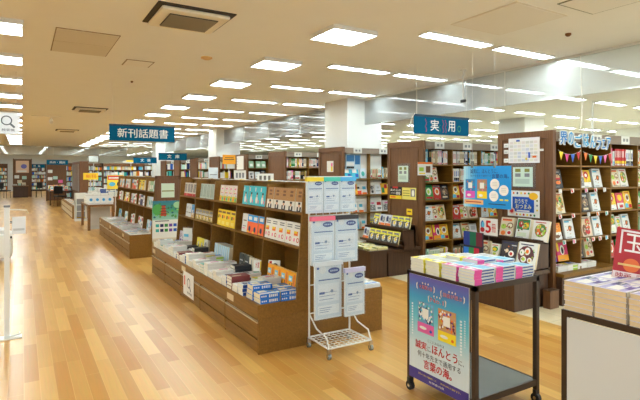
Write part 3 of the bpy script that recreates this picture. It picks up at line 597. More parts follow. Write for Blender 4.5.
# piles along the deck
order = ['navyspine', 'yellowblue', 'white', 'whitered', 'maroon', 'white', 'navyspine', 'yellowblue', 'white', 'black', 'white', 'whitegrey', 'white', 'whitered', 'white', 'black', 'teal', 'white', 'whitegrey', 'white', 'white', 'whitered', 'white', 'teal', 'white', 'pinkmag']
for i in range(2):
    for j in range(2):
        stack(['blue'], GX + .03 + i * .2, GY + .02 + j * .155, .42, 0, 2 if j == 0 else 3 - i, f'{"aisle-side" if i == 0 else "shelf-side"} {"end" if j == 0 else "inner"} pile beside wire rack', 'paperback', 'book', 'paperbacks piled on the first island')
y = GY + .36; k = 0
while y < GY + 3.86 and k < 25:
    for col in range(2):
        key = order[(k * 2 + col * 5) % len(order)]
        if col == 1 and 2.0 < y - GY < 2.1: continue
        nn_ = [3, 2, 4, 3, 2][(k + col * 2) % 5]
        stack([key], GX + .012 + col * .2, y, .42, 0, nn_, f'{ORD[k]} {"aisle-side" if col == 0 else "shelf-side"} pile, island with wire rack', 'paperback', 'book', 'paperbacks piled on the first island', .006)
    y += .143; k += 1
# small price cards / placards
def card(x, y, z, w, h, rot, label, paint, name='price_card', cat='card', thick=.003, foot=True, parent=None):
    q = MB().box(0, 0, 0, w, thick, h, 'white', 'print'); paint(q, w, h)
    if foot: q.box(w * .2, 0, 0, w * .8, .05, .002, 'white', 'print')
    return tag(q.obj(name, parent, (x, y, z), rot), label, cat)
card(GX + .36, GY + .93, .52, .15, .11, (-.1, 0, R(-50)), 'small white placard with red characters standing among the piled paperbacks', lambda q, w, h: q.text('大賞', .02, .03, w * .45, h - .02, -.001, 'red', 'print', .02).rect(w * .5, .01, w * .6, h - .01, -.001, 'yellow').disc(w * .8, h * .5, .02, .035, -.001, 'navy'), 'placard', 'placard')
card(GX + .42, GY + .7, .5, .13, .16, (-.1, 0, R(-50)), 'white placard showing a dark-haired figure among the piled paperbacks', lambda q, w, h: q.disc(w * .6, h * .6, .03, .035, -.001, 'black').disc(w * .62, h * .52, .02, .025, -.0015, 'skin').rect(w * .4, .01, w * .9, h * .4, -.001, 'navy').rect(.01, .1, .04, h - .01, -.001, 'red'), 'placard', 'placard')
# search-terminal poster on the drawers
t = card(GX - .008, 6.09, .06, .42, .28, (0, 0, FACE_W), 'white notice with a magnifying glass taped to the drawers of the first island',
    lambda q, w, h: (lens(q, w * .55, h * .58, .06, -.0015, (70, 74, 84)), q.rect(.04, h * .42, .085, h * .82, -.0015, (214, 60, 40)), q.text('検索機', w * .4, h * .1, w * .85, h * .22, -.0015, (60, 64, 74))), 'notice', 'notice', foot=False)
# clear acrylic card stand at the far end
t = empty('card_stand', (GX + .32, 7.3, .5), R(-60), 'clear acrylic card holder standing on books at the far end of the first island', 'card holder')
MB().box(0, 0, .03, .2, .004, .25, 'white', 'clear_plastic').obj('holder', t); MB().rect(.01, .04, .19, .23, -.002, (222, 228, 226), 'print').rect(.03, .1, .12, .14, -.003, 'sky').obj('card_sheet', t)
MB().box(.02, .0, 0, .03, .06, .03, 'white', 'chrome').box(.17, .0, 0, .18, .06, .03, 'white', 'chrome').obj('foot', t)
# magazines on the other side of island 1
for i in range(3):
    for j in range(2):
        stack([['redmag', 'bluemag', 'pinkmag'][(i + j) % 3]], GX + .92 + j * .2, GY + .02 + i * .165, .42, 0, 6 if i == 0 else 5, f'{["end", "middle", "inner"][i]} pile, {["shelf-side", "outer"][j]} row, behind wire rack', 'magazine', 'magazine', 'magazines behind the wire rack')
# island 2
face_keys = [['white3', 'stripe'], ['yellow', 'cream', 'cream'], ['redc', 'white1', 'redc'], ['goldgrey'], ['blueorange', 'white2']]
for tier, (z, xo, tl) in enumerate(((T3, .225, 'top shelf'), (T2, .248, 'middle shelf'), (T1 + .01, .255, 'lowest level'))):
    for i in range(5):
        ks = [['white3', 'greenc', 'greenc', 'cream'], ['cream', 'yellow', 'comic', 'yellow'], ['white2', 'redc', 'redc', 'blueorange'], ['cream', 'plainwhite', 'redc', 'white1'], ['white1', 'white3', 'orange', 'white1']][i] if tier == 0 else \
             [['whiteblue', 'white3', 'white3', 'stripe'], ['whiteblue', 'navy', 'navy', 'white2'], ['white2', 'redc', 'white3', 'pinkfoot'], ['yellow', 'redc', 'white1', 'yellow'], ['cream', 'stripe', 'white2', 'redc']][i] if tier == 1 else \
             [['white3', 'skyphoto', 'whiteblue', 'white3'], ['redc', 'white2', 'white1', 'white2'], ['white1', 'cream', 'white2', 'redc'], ['white3', 'greenc', 'white1', 'white3'], ['skyphoto', 'white3', 'skyphoto', 'cyan']][i]
        face_row(ks, 9.31 + i * .8 + .04, z, 1.64 + .665 - xo, f'{tl}, {ORD[i]} bay, pagoda-poster island', 'covers facing out on the second island', 'book_cover_out')
k = 0; mk = ['greymag', 'pinkmag', 'greymag', 'yelmag', 'redmag', 'white', 'bluemag', 'greymag', 'white', 'pinkmag']
for i in range(21):
    for col in range(2):
        key = mk[(i * 3 + col * 7) % 10]
        stack([key], 1.66 + col * .205, 9.33 + i * .185, .42, 0, 2 if key == 'white' else 3, f'{ORD[i]} {"aisle-side" if col == 0 else "shelf-side"} heap, pagoda-poster island', 'magazine', 'magazine', 'magazines laid on the second island', .01)
# pagoda poster and green board on island 2's end
t = empty('photo_poster', (2.03, 9.285, .12), 0, 'tall poster with a red pagoda photo and small landscape pictures on the second island end', 'poster')
q = MB().box(0, 0, 0, .56, .006, .9, (232, 236, 230), 'print')
q.grad(.0, .55, .56, .9, -.001, [(0, (150, 205, 190)), (.5, (60, 160, 120)), (1, (40, 120, 150))])
for x0_, z0_, x1_, z1_, c_, *k_ in collage([(60, 140, 70), (90, 170, 80), (40, 110, 80), (130, 200, 110), (30, 100, 120)], 46, (0, .62, 1, 1), random.Random(4), (.05, .14)): q.disc((x0_ + x1_) / 2 * .56, (z0_ + z1_) / 2 * .9, .022, .018, -.0012, c_, n=8)
q.disc(.46, .82, .08, .06, -.0016, (150, 205, 160)).disc(.095, .74, .09, .1, -.0015, (80, 170, 80))
for i, w in enumerate((.075, .065, .055, .045)):
    z = .62 + i * .05; q.rect(.2 - w * .7, z, .2 + w * .7, z + .035, -.002, (190, 70, 40)); q.add([(.2 - w - .02, -.0025, z + .03), (.2 + w + .02, -.0025, z + .03), (.2 + w * .6, -.0025, z + .05), (.2 - w * .6, -.0025, z + .05)], [(0, 1, 2, 3)], (120, 60, 40))
for i in range(12): q.rect(.06 + .08 * (i % 6), .42 - .09 * (i // 6), .12 + .08 * (i % 6), .475 - .09 * (i // 6), -.0015, ['teal', 'orange', 'blue', 'purple', 'green', 'navy'][(i * 5) % 6])
q.grad(0, 0, .56, .22, -.001, [(0, (140, 110, 60)), (.6, (176, 150, 90)), (1, (225, 222, 205))]); q.rect(.05, .52, .3, .54, -.0015, 'grey')
q.obj('poster_sheet', t)
t = empty('framed_board', (2.1, 9.29, 1.02), 0, 'brown framed board holding a pale green sheet above the pagoda poster', 'board')
q = MB().box(-.02, 0, 0, .44, .012, .46, 'white', 'brown_wood').box(-.02, -.012, 0, .02, 0, .46, 'white', 'brown_wood').box(.4, -.012, 0, .44, 0, .46, 'white', 'brown_wood').box(-.02, -.012, .4, .44, 0, .46, 'white', 'brown_wood'); q.obj('board', t)
MB().box(.09, -.006, .06, .33, -.001, .32, (206, 226, 204), 'print').rect(.1, .17, .32, .19, -.007, 'olive').obj('sheet', t)

# ---------------------------------------------------------------- wire rack with clear bags
t = empty('wire_bag_rack', (2.17, 3.46, 0), 0, 'white wire rack on casters holding hanging clear bags at the island end', 'rack')
q = MB(); r = .008
for (a, b_) in [((0, 0), (.43, 0)), ((0, .34), (.43, .34)), ((0, 0), (0, .34)), ((.43, 0), (.43, .34))]: q.tube([(*a, .09), (*b_, .09)], .009)
for k in range(1, 9): q.tube([(.43 * k / 9, 0, .09), (.43 * k / 9, .34, .09)], .003, n=6)
for k in range(1, 7): q.tube([(0, .34 * k / 7, .087), (.43, .34 * k / 7, .087)], .003, n=6)
q.obj('base_basket', t)
q = MB()
for x in (.0, .43): q.tube([(x, .33, .09), (x, .33, 1.5)], .009); q.tube([(x, 0, .09), (x, .04, .17), (x, .2, .2), (x, .33, .3)], .007)
for z in (.3, .55, .8, .98, 1.16, 1.3, 1.5): q.tube([(0, .33, z), (.43, .33, z)], .006)
for k in range(1, 6): q.tube([(.43 * k / 6, .33, .55), (.43 * k / 6, .33, 1.5)], .003, n=6)
q.obj('back_grid', t)
q = MB().box(-.06, .27, 1.488, .42, .33, 1.512, 'white', 'white_metal')
q.obj('top_bar', t)
for x in (-.02, .14, .3): MB().tube([(x, .33, 1.47), (x, .19, 1.48), (x, .18, 1.5)], .004, n=6).obj('hook', t)
for x in (.0, .26): MB().tube([(x, .33, 1.14), (x, .14, 1.15), (x, .13, 1.17)], .004, n=6).obj('hook', t)
for x in (.02, .3): MB().tube([(x, .33, .78), (x, .07, .79)], .004, n=6).obj('hook', t)
for (x, y) in ((0, 0), (.43, 0), (0, .34), (.43, .34)):
    w_ = MB().tube([(x - .012, y, .025), (x + .012, y, .025)], .025, mat='shelf_metal', n=14).box(x - .016, y - .01, .02, x + .016, y + .01, .085, 'white', 'chrome'); w_.obj('caster', t)
def bag(x, y, ztop, w, h, top, label, lean=.03, rotz=0):
    e = empty('clear_bag', (x, y, ztop - h), rotz, label, 'bag', 'clear bags hanging on the wire rack')
    q = MB().box(0, 0, 0, w, .02, h, (228, 234, 238), 'print')
    f = -.001
    q.rect(.01, .01, w - .01, h - .03, f, (212, 224, 234)); q.rect(w * .1, h * .08, w * .9, h * .24, f * 2, (238, 242, 244)); q.rect(w * .1, h * .3, w * .9, h * .62, f * 2, (230, 236, 242))
    q.rect(w * .12, h * .68, w * .92, h * .70, f * 3, (60, 96, 160)); q.disc(w * .7, h * .84, w * .22, h * .055, f * 3, (16, 60, 140)); q.disc(w * .28, h * .87, w * .12, h * .07, f * 2.5, (226, 230, 232))
    for k in range(4): q.rect(w * (.56 + .075 * k), h * .825, w * (.56 + .075 * k) + w * .05, h * .855, f * 4, (170, 190, 220))
    q.disc(w * .1, h * .9, w * .05, h * .02, f * 3, (40, 90, 170), n=8)
    for k in range(6): q.rect(w * .15, h * (.12 + .035 * k) if k < 3 else h * (.34 + .06 * (k - 3)), w * (.5 + .06 * k), h * (.13 + .035 * k) if k < 3 else h * (.35 + .06 * (k - 3)), f * 3, (110, 140, 185))
    q.rect(w * .15, h * .44, w * .35, h * .48, f * 3.5, (50, 90, 160)); q.rect(w * .5, h * .4, w * .8, h * .56, f * 3, (230, 234, 238)); q.disc(w * .62, h * .48, w * .06, h * .03, f * 4, (120, 140, 170), n=8)
    q.obj('printed_sheet', e)
    MB().box(-.006, -.008, -.005, w + .006, -.004, h - .028, 'white', 'clear_plastic').obj('clear_cover', e)
    if top: MB().box(-.006, -.01, h - .03, w + .006, .024, h + .006, top, 'print').obj('header', e)
for i, (c_, nm) in enumerate(((( 240, 215, 50), 'yellow'), ((70, 200, 180), 'turquoise'), ((70, 170, 225), 'light blue'))):
    bag(2.05 + i * .167, 3.62, 1.5, .16, .3, c_, f'small clear bag with blue print and {nm} header strip, on the upper hooks')
bag(2.06, 3.56, 1.17, .225, .4, (236, 110, 140), 'large clear bag with blue print and pink header strip, middle hooks of the rack')
bag(2.30, 3.57, 1.17, .235, .4, (40, 40, 46), 'large clear bag with blue print and black header strip, middle hooks of the rack')
bag(2.06, 3.50, .8, .26, .47, (206, 216, 224), 'large clear bag without coloured header, lowest row on the inner hook of the rack')
bag(2.33, 3.46, .73, .2, .4, (196, 196, 226), 'smaller clear bag with faint lilac header, lowest row on the outer hook of the rack')

# ---------------------------------------------------------------- tall bookcases running across
LV = [.12, .42, .75, 1.06, 1.36, 1.66]
def bookcase(y, L, label, x=5.32, D=.82, lv=LV, bays=None, hgt=2.04, head=True, wood_='brown_wood'):
    g = empty('bookcase', (x, y, 0), 0, label, 'bookcase', 'tall bookcases across the sales floor')
    bays = bays or [.62 + .66 * i for i in range(int(L / .66))]
    q = MB().box(-.02, 0, 0, .02, D, hgt, 'white', wood_).box(-.035, 0, 0, -.02, .07, hgt, 'white', wood_).box(-.035, D - .07, 0, -.02, D, hgt, 'white', wood_)
    q.box(-.035, .07, hgt - .09, -.02, D - .07, hgt, 'white', wood_).box(-.035, .07, 0, -.02, D - .07, .12, 'white', wood_).box(-.028, .12, .16, -.02, D - .12, hgt - .14, 'white', wood_)
    q.obj('end_panel', g)
    MB().box(.02, D / 2 - .01, .08, L, D / 2 + .01, hgt - .02, 'white', 'gold_wood').obj('back_board', g)
    MB().box(.02, .03, 0, L, D - .03, .08, 'white', 'dark_wood').obj('base', g)
    MB().box(.02, 0, hgt - .04, L, D, hgt - .02, 'white', wood_).obj('top_board', g)
    for z in lv: MB().box(.02, .005, z - .02, L, D - .005, z, 'white', 'gold_wood').obj('shelf', g)
    for b_ in bays: MB().box(b_ - .011, 0, .08, b_ + .011, D, hgt - .02, 'white', 'gold_wood').obj('divider', g)
    if head:
        q = MB().box(.02, -.006, hgt - .13, L, .012, hgt - .02, 'white', 'header_grey')
        pr = [0.02] + bays
        for a, b_ in zip(pr, bays): q.box((a + b_) / 2 - .1, -.01, hgt - .125, (a + b_) / 2 + .1, -.005, hgt - .02, (220, 220, 212), 'print').box((a + b_) / 2 - .06, -.0115, hgt - .09, (a + b_) / 2 - .01, -.0095, hgt - .05, 'grey', 'print').box((a + b_) / 2 + .02, -.0115, hgt - .09, (a + b_) / 2 + .06, -.0095, hgt - .05, 'grey', 'print')
        q.obj('header_board', g)
    return g
YC, YB, YA, YD, YE, YF = 3.53, 5.71, 7.94, 10.39, 12.67, 14.95
LVC = [.12, .37, .87, 1.2, 1.485]
bookcase(YC, 4.0, 'closest tall bookcase, with cookbook fair lettering and bunting along its top', D=.78, lv=[.12, .37, .74, 1.05, 1.35, 1.63], bays=[.52, 1.18, 1.84, 2.5, 3.16, 3.82])
bookcase(YB, 4.0, 'tall bookcase under the two-character hanging sign', D=.86, lv=[.12, .47, .78, 1.11, 1.39, 1.67], bays=[.6, 1.26, 1.92, 2.58, 3.24, 3.9])
bookcase(YA, 4.0, 'tall bookcase built around the large white column', D=.06 + .84, lv=[.12, .42, .75, 1.1, 1.42], bays=[.62, 1.28, 1.94, 2.6, 3.26, 3.92])
bookcase(YD, 5.3, 'tall bookcase with a plain end panel, first one behind the white column', D=.9)
bookcase(YE, 6.0, 'tall bookcase with notices on its end panel, second behind the white column', D=.9)
bookcase(YF, 5.9, 'tall bookcase with an orange placard, standing before the second column', D=.9)
for i, y in enumerate([17.2, 19.45, 21.7, 26.2, 28.4]):
    bookcase(y, 6.0, f'distant tall bookcase beyond the second column, {ORD[i]} in line', D=.85)
def spines(y, xa, xb, z, zmax, lab, group, step_face=0, seed=0, name='upright_book'):
    r_ = random.Random(seed); x = xa; i = 0; run = r_.randrange(len(SP))
    while x < xb - .03:
        if r_.random() < .6: run = r_.choice([0, 1, 2, 3, 6, 11, 17, 19] + list(range(len(SP))))
        me, t_, h_, nm, ds = SP[run]
        if h_ > zmax - z - .01 or x + t_ > xb: run = (run + 1) % len(SP); x += .001; continue
        lean = 0
        o = inst(me, name, (x, y + r_.uniform(.01, .025), z + .0005), (0, 0, 0), f'{nm} volume {ds}, {ORD[min(i, 38)]} along, {lab}', 'book', group)
        x += t_ + .0012; i += 1
        if r_.random() < .05: x += .03
def fronts(y, items, z, lab, group, name='cookbook', lean=.2, xs_=None):
    for i, (k, x) in enumerate(items):
        me, w, h, t_, desc = CV[k]
        inst(me, name, (x, y + .004 + jr.uniform(0, .01), z + t_ * math.sin(lean) + .001), (-lean, 0, jr.uniform(-.04, .04)), f'{desc}, {ORD[i]} along, {lab}', 'book', group)
# C: two display bays with cookbooks, then mixed bays
GC = 'cookbooks facing out on the closest tall bookcase'
x0 = 5.36
# sloping inserts are omitted; each book leans on a small riser behind it
levC = {'top': 1.35, 'second': 1.05, 'third': .74}
fronts(YC + .03, [('burger', 5.37)], 1.35, 'burger shelf, bunting bookcase', GC)
fronts(YC + .05, [('whitephoto', 5.88), ('yellowpaste', 6.0), ('whitebowl', 6.24)], 1.35, 'upper shelf, second bay, bunting bookcase', GC)
fronts(YC + .03, [('pasta', 5.40)], 1.05, 'pasta shelf, bunting bookcase', GC)
fronts(YC + .03, [('darkphoto', 5.93), ('whitebowl', 6.16)], 1.05, 'middle shelf, second bay, bunting bookcase', GC)
fronts(YC + .03, [('orangemag', 5.36), ('whitebowl', 5.60)], .74, 'lower shelf, first bay, bunting bookcase', GC)
fronts(YC + .03, [('skewer', 5.96), ('whitebowl', 6.2)], .74, 'lower shelf, second bay, bunting bookcase', GC)
fronts(YC + .1, [('bluefoot', 5.36), ('magentaman', 5.56)], .46, 'ledge, first bay, bunting bookcase', GC)
fronts(YC + .1, [('darkphoto', 5.92), ('soup', 6.14)], .46, 'ledge, second bay, bunting bookcase', GC)
for i in range(4):
    stack([['white', 'yellowblue', 'whitered', 'white'][i]], 5.38 + i * .2, YC + .0, .37, 0, 2, f'{ORD[i]} pile on ledge below bunting', 'paperback', 'book', 'books laid on the ledge of the bunting bookcase')
t = empty('display_ledge', (5.34, YC - .1, 0), 0, 'brown wooden ledge in front of the bunting bookcase, holding low piles', 'ledge')
MB().box(0, 0, .33, 1.5, .1, .368, 'white', 'gold_wood').obj('ledge_board', t); MB().box(0, .02, 0, 1.5, .095, .33, 'white', 'dark_wood').obj('ledge_front', t)
spines(YC + .02, 6.52, 7.12, 1.63, 1.88, 'top shelf, third bay, bunting bookcase', 'upright books on the bunting bookcase', seed=1)
spines(YC + .02, 7.18, 7.8, 1.63, 1.88, 'top shelf, fourth bay, bunting bookcase', 'upright books on the bunting bookcase', seed=2)
spines(YC + .12, 6.52, 6.8, 1.35, 1.6, 'second shelf, third bay, bunting bookcase', 'upright books on the bunting bookcase', seed=3)
fronts(YC + .03, [('soup', 6.62), ('bento', 6.82)], 1.35, 'second shelf, third bay, bunting bookcase', GC)
fronts(YC + .03, [('yellowpaste', 6.53), ('pinkpan', 6.74), ('yellowcook', 6.93)], 1.05, 'third shelf, third bay, bunting bookcase', GC)
fronts(YC + .03, [('season', 6.53), ('tallfood', 6.74), ('whitebowl', 6.9)], .74, 'lower shelf, third bay, bunting bookcase', GC)
fronts(YC + .03, [('bento', 7.2), ('redfood', 7.42)], 1.35, 'second shelf, fourth bay, bunting bookcase', GC)
fronts(YC + .03, [('greenfood', 7.2), ('soup', 7.42)], 1.05, 'third shelf, fourth bay, bunting bookcase', GC)
fronts(YC + .03, [('redfood', 6.54), ('greenfood', 6.76), ('yellowcook', 6.95)], .42, 'ledge, third bay, bunting bookcase', GC)
# header letters 'no' etc.
t = empty('fair_lettering', (5.36, YC - .03, 1.86), 0, 'blue and white cut-out characters mounted along the top of the closest bookcase', 'sign lettering')
xx = 0
for ch, w, c_ in (('界', .16, 'blue'), ('の', .12, 'sky'), ('ご', .17, 'sky'), ('は', .14, 'sky'), ('ん', .14, 'sky'), ('フ', .11, 'blue'), ('ェ', .09, 'blue'), ('ア', .12, 'blue')):
    q = MB(); dz = jr.uniform(-.015, .015) - .035 * xx
    vs, fs, a, b_, c0, d0 = text_geo(ch, .07); hh = .17 if w > .11 else .13
    for rr_, y_ in ((.013, 0.0), (.013, .012)):
        for k in range(8):
            ex, ez = rr_ * math.cos(k * PI / 4), rr_ * math.sin(k * PI / 4); q.text(ch, xx + .012 + ex, dz + .012 + ez, xx + w - .012 + ex, dz + hh - .012 + ez, y_ - .0001 * k, (238, 238, 234), 'print')
    q.text(ch, xx + .012, dz + .012, xx + w - .012, dz + hh - .012, -.004, (30, 130, 205) if c_ == 'blue' else (60, 165, 220), 'print', .05)
    q.box(xx + w * .4, .012, dz + .02, xx + w * .6, .03, dz + .06, 'white', 'print')
    o = q.obj('letter', t); xx += w + .005
def bunting(xa, xb, z, cols, label):
    e = empty('bunting', (xa, YC - .012, z), 0, label, 'bunting')
    w = xb - xa; sag = lambda u: -.05 * (1 - (2 * u - 1) ** 2)
    MB().tube([(w * k / 8, 0, sag(k / 8)) for k in range(9)], .0025, mat='cord_white', n=5).obj('string', e)
    for i, c_ in enumerate(cols):
        u = (i + .5) / len(cols); x = w * u; z_ = sag(u)
        MB().add([(x - .04, -.004, z_), (x + .04, -.004, z_), (x, -.004, z_ - .1), (x - .04, -.002, z_), (x + .04, -.002, z_), (x, -.002, z_ - .1)], [(0, 2, 1), (3, 4, 5), (0, 1, 4, 3), (1, 2, 5, 4), (2, 0, 3, 5)], c_).obj('flag', e)
bunting(5.36, 5.82, 1.81, ['yellow', 'magenta', 'blue', 'red'], 'string of yellow, magenta, blue and red paper flags over the first cookbook bay')
bunting(5.86, 6.5, 1.80, ['orange', 'green', 'yellow', 'blue', 'pink', 'red'], 'string of six coloured paper flags over the second cookbook bay')
# coloured price tags on shelf edges
k = 0
for (x, z, c_) in [(5.42, 1.35, 'silver'), (5.66, 1.35, 'red'), (5.95, 1.35, 'pink'), (6.15, 1.35, 'red'), (6.35, 1.35, 'silver'), (5.42, 1.05, 'red'), (5.68, 1.05, 'red'), (6.0, 1.05, 'silver'), (6.2, 1.05, 'orange'), (6.4, 1.05, 'teal'), (5.5, .74, 'teal'), (5.7, .74, 'pink'), (5.98, .74, 'green'), (6.1, .74, 'red'), (6.25, .74, 'red'), (6.4, .74, 'sky')]:
    o = MB().add([(-.03, 0, 0), (.03, 0, 0), (.04, 0, -.045), (-.02, 0, -.055), (-.03, .003, 0), (.03, .003, 0), (.04, .003, -.045), (-.02, .003, -.055)], [(0, 3, 2, 1), (4, 5, 6, 7), (0, 1, 5, 4), (1, 2, 6, 5), (2, 3, 7, 6), (3, 0, 4, 7)], (232, 228, 222)).add([(-.025, -.001, -.005), (.0, -.001, -.005), (.02, -.001, -.045), (-.015, -.001, -.045)], [(0, 3, 2, 1)], c_)
    tag(o.obj('price_tag', None, (x, YC - .001, z)), f'white and {c_} shelf tag, {ORD[k]} counted along the shelves under the bunting', 'tag', 'price tags under the bunting'); k += 1
# B books
GB = 'upright books on the bookcase under the two-character sign'
spines(YB + .03, 5.36, 5.89, 1.67, 1.93, 'top shelf, first bay, under two-character sign', GB, seed=21)
spines(YB + .03, 5.95, 6.56, 1.67, 1.93, 'top shelf, second bay, under two-character sign', GB, seed=22)
spines(YB + .03, 6.62, 7.2, 1.67, 1.93, 'top shelf, third bay, under two-character sign', GB, seed=23)
spines(YB + .06, 5.95, 6.3, 1.39, 1.62, 'second shelf, second bay, under two-character sign', GB, seed=24)
GB2 = 'cookbooks facing out under the two-character sign'
fronts(YB + .03, [('greenfood', 5.36), ('soup', 5.46)], 1.39, 'second shelf, first bay, under two-character sign', GB2)
fronts(YB + .03, [('greenfood', 5.38), ('redfood', 5.56), ('darkphoto', 5.72)], 1.11, 'third shelf, first bay, under two-character sign', GB2)
fronts(YB + .03, [('yellowcook', 5.97), ('redfood', 6.16), ('darkphoto', 6.36)], 1.11, 'third shelf, second bay, under two-character sign', GB2)
fronts(YB + .03, [('whitebowl', 5.36), ('soup', 5.46), ('pasta', 5.64)], .78, 'fourth shelf, first bay, under two-character sign', GB2)
fronts(YB + .03, [('redfood', 5.98), ('soup', 6.14), ('skewer', 6.36), ('whitebowl', 6.66), ('yellowcook', 6.86)], .78, 'fourth shelf, second bay, under two-character sign', GB2)
fronts(YB + .03, [('yellowcook', 5.37), ('magentaman', 5.56), ('yellowcook', 5.7)], .47, 'fifth shelf, first bay, under two-character sign', GB2)
fronts(YB + .03, [('whitebowl', 5.98), ('soup', 6.2), ('bluefoot', 6.38)], .47, 'fifth shelf, second bay, under two-character sign', GB2)
spines(YB + .03, 5.36, 5.89, .12, .42, 'lowest shelf, first bay, under two-character sign', GB, seed=25)
spines(YB + .03, 5.95, 6.56, .12, .42, 'lowest shelf, second bay, under two-character sign', GB, seed=26)
# A books
GA = 'upright books on the bookcase around the column'
fronts(YA + .03, [('cyanmag', 5.36), ('cyanmag', 5.54), ('white3', 5.74)], 1.42, 'top shelf, first bay, column bookcase', 'magazines on the column bookcase', 'magazine')
spines(YA + .03, 5.98, 6.5, 1.42, 1.7, 'top shelf, second bay, column bookcase', GA, seed=31)
fronts(YA + .03, [('white1', 5.36), ('ydrill', 5.5), ('redc', 5.635), ('white1', 5.775)], 1.1, 'second shelf, first bay, column bookcase', 'magazines on the column bookcase', 'magazine')
fronts(YA + .03, [('comicwhite', 5.97), ('whiteblue', 6.12), ('ydrill', 6.26), ('white3', 6.42)], 1.1, 'second shelf, second bay, column bookcase', 'magazines on the column bookcase', 'magazine')
fronts(YA + .03, [('yellowcook', 5.36), ('white1', 5.54), ('white1', 5.7)], .75, 'third shelf, first bay, column bookcase', 'magazines on the column bookcase', 'magazine')
fronts(YA + .03, [('whitephoto', 5.97), ('white2', 6.14), ('whitephoto', 6.32)], .75, 'third shelf, second bay, column bookcase', 'magazines on the column bookcase', 'magazine')
fronts(YA + .03, [('ydrill', 5.36), ('cyanmag', 5.54), ('white1', 5.76), ('zebra', 5.98), ('skyphoto', 6.14)], .42, 'fourth shelf, column bookcase', 'magazines on the column bookcase', 'magazine')
# D, E books: upper shelves seen over the island
GD = 'upright books on the first bookcase behind the column'
spines(YD + .04, 5.36, 5.92, 1.66, 1.94, 'top shelf, first bay, bookcase behind column', GD, seed=41)
spines(YD + .04, 5.98, 6.58, 1.66, 1.94, 'top shelf, second bay, bookcase behind column', GD, seed=42)
spines(YD + .04, 5.36, 5.92, 1.36, 1.6, 'second shelf, first bay, bookcase behind column', GD, seed=43)
fronts(YE + .03, [('greenc', 5.37), ('greenc', 5.58), ('greenc', 5.74)], 1.66, 'top shelf, bookcase with notices', 'books facing out on the bookcase with notices', 'book_cover_out')
fronts(YE + .03, [('comicwhite', 5.37), ('whiteblue', 5.56), ('darkphoto', 5.7), ('comicwhite', 5.97), ('cream', 6.2)], 1.36, 'second shelf, bookcase with notices', 'books facing out on the bookcase with notices', 'book_cover_out')
# everything past those: one mass of distant books
fb = MB(); r_ = random.Random(5)
PALF = ['white', 'silver', 'cream', 'white', 'mint', 'white', 'silver', 'sky', 'white', 'yellow', 'white', 'orange', 'beige', 'teal', 'white', 'blue']
PALN = ['white', 'white', 'white', 'silver', 'cream', 'mint', 'silver', 'white', 'white', 'cream', 'silver', 'mint', 'red', 'yellow', 'sky', 'blue', 'orange', 'pink', 'green', 'black', 'beige', 'navy', 'teal', 'white']
def mass(y, xa, xb, z, facing=-1):
    x = xa; pal = PALF if y > 23 else PALN
    while x < xb:
        w = r_.choice([.025, .03, .04, .12]); h = r_.uniform(.17, .25)
        if r_.random() < .9: fb.box(x, y, z, x + w - .002, y + .14, z + h, r_.choice(pal), 'matte_print')
        x += w
for y, xa, xb in ((YF, 5.36, 8.2), (17.2, 5.36, 8), (19.45, 5.36, 8), (21.7, 5.36, 8), (26.2, 5.36, 8), (28.4, 5.36, 8), (YE, 6.5, 8.5), (YD, 6.7, 8.5)):
    for z in LV[2:]: mass(y + .03, xa, xb, z)
for z in (.42, .74, 1.05, 1.35, 1.63): mass(YC + .03, 7.9, 9.2, z)
for z in (.42, .74): mass(YC + .03, 7.2, 7.8, z)
for y in (YB, YA):
    for z in ([.47, .78, 1.11, 1.39, 1.67] if y == YB else [.42, .75, 1.1, 1.42]): mass(y + .03, 7.3 if y == YB else 6.7, 9.2, z)

# ---------------------------------------------------------------- far end of the hall
def wall_case(x0, x1, y, label, lv=(.15, .45, .75, 1.05, 1.35, 1.65), hgt=2.05, D=.4, bw=.9):
    g = empty('distant_bookcase', (x0, y, 0), 0, label, 'bookcase', 'bookcases at the far end'); L = x1 - x0
    MB().box(0, D - .02, 0, L, D, hgt, 'white', 'brown_wood').obj('back_board', g)
    n_ = max(1, int(L / bw)); q = None
    for i in range(n_ + 1): MB().box(L * i / n_ - .02, 0, 0, L * i / n_ + .02, D - .02, hgt, 'white', 'brown_wood').obj('upright', g)
    for z in lv: MB().box(0, .01, z - .03, L, D - .02, z, 'white', 'brown_wood').obj('shelf', g)
    MB().box(-.02, 0, hgt - .14, L + .02, D, hgt, 'white', 'brown_wood').obj('cornice', g); MB().box(0, .02, 0, L, D - .02, .1, 'white', 'dark_wood').obj('base', g)
    for z in lv:
        for i in range(n_): mass(y + .04, x0 + L * i / n_ + .03, x0 + L * (i + 1) / n_ - .05, z)
wall_case(-7, -1.0, 46.4, 'long bookcase along the back wall, beside the reading desk', hgt=2.2)
wall_case(.1, 1.7, 46.4, 'bookcase on the back wall under its blue sign', hgt=2.2)
wall_case(2.1, 5.3, 31.0, 'wide bookcase across the far end, under pale notices', hgt=2.05)
wall_case(3.2, 5.0, 24.6, 'medium bookcase in front of the far ones, brightly filled', hgt=1.95)
wall_case(1.75, 3.1, 34.5, 'bookcase beyond the far glass barrier next to the aisle', hgt=2.1)
g = empty('far_partition', (1.15, 30.6, 0), 0, 'brown partition panel with paper notices under the four-character sign', 'partition')
MB().box(0, 0, 0, .95, .1, 2.0, 'white', 'brown_wood').obj('panel', g)
for i, (x, z, c_) in enumerate([(.05, 1.1, 'white'), (.3, 1.15, 'mint'), (.55, .95, 'pink'), (.05, 1.5, 'white')]): MB().box(x, -.006, z, x + .22, 0, z + .17, c_).obj('paper_notice', g)
g = empty('slatted_bookcase', (2.12, 23.6, 0), 0, 'tall bookcase side divided by pale upright strips beside the display table', 'bookcase')
MB().box(0, 0, 0, .35, 3.6, 2.02, 'white', 'brown_wood').obj('case', g)
for k in range(6): MB().box(-.02, .3 + k * .6, .7, 0, .38 + k * .6, 1.9, 'silver').obj('upright_strip', g)
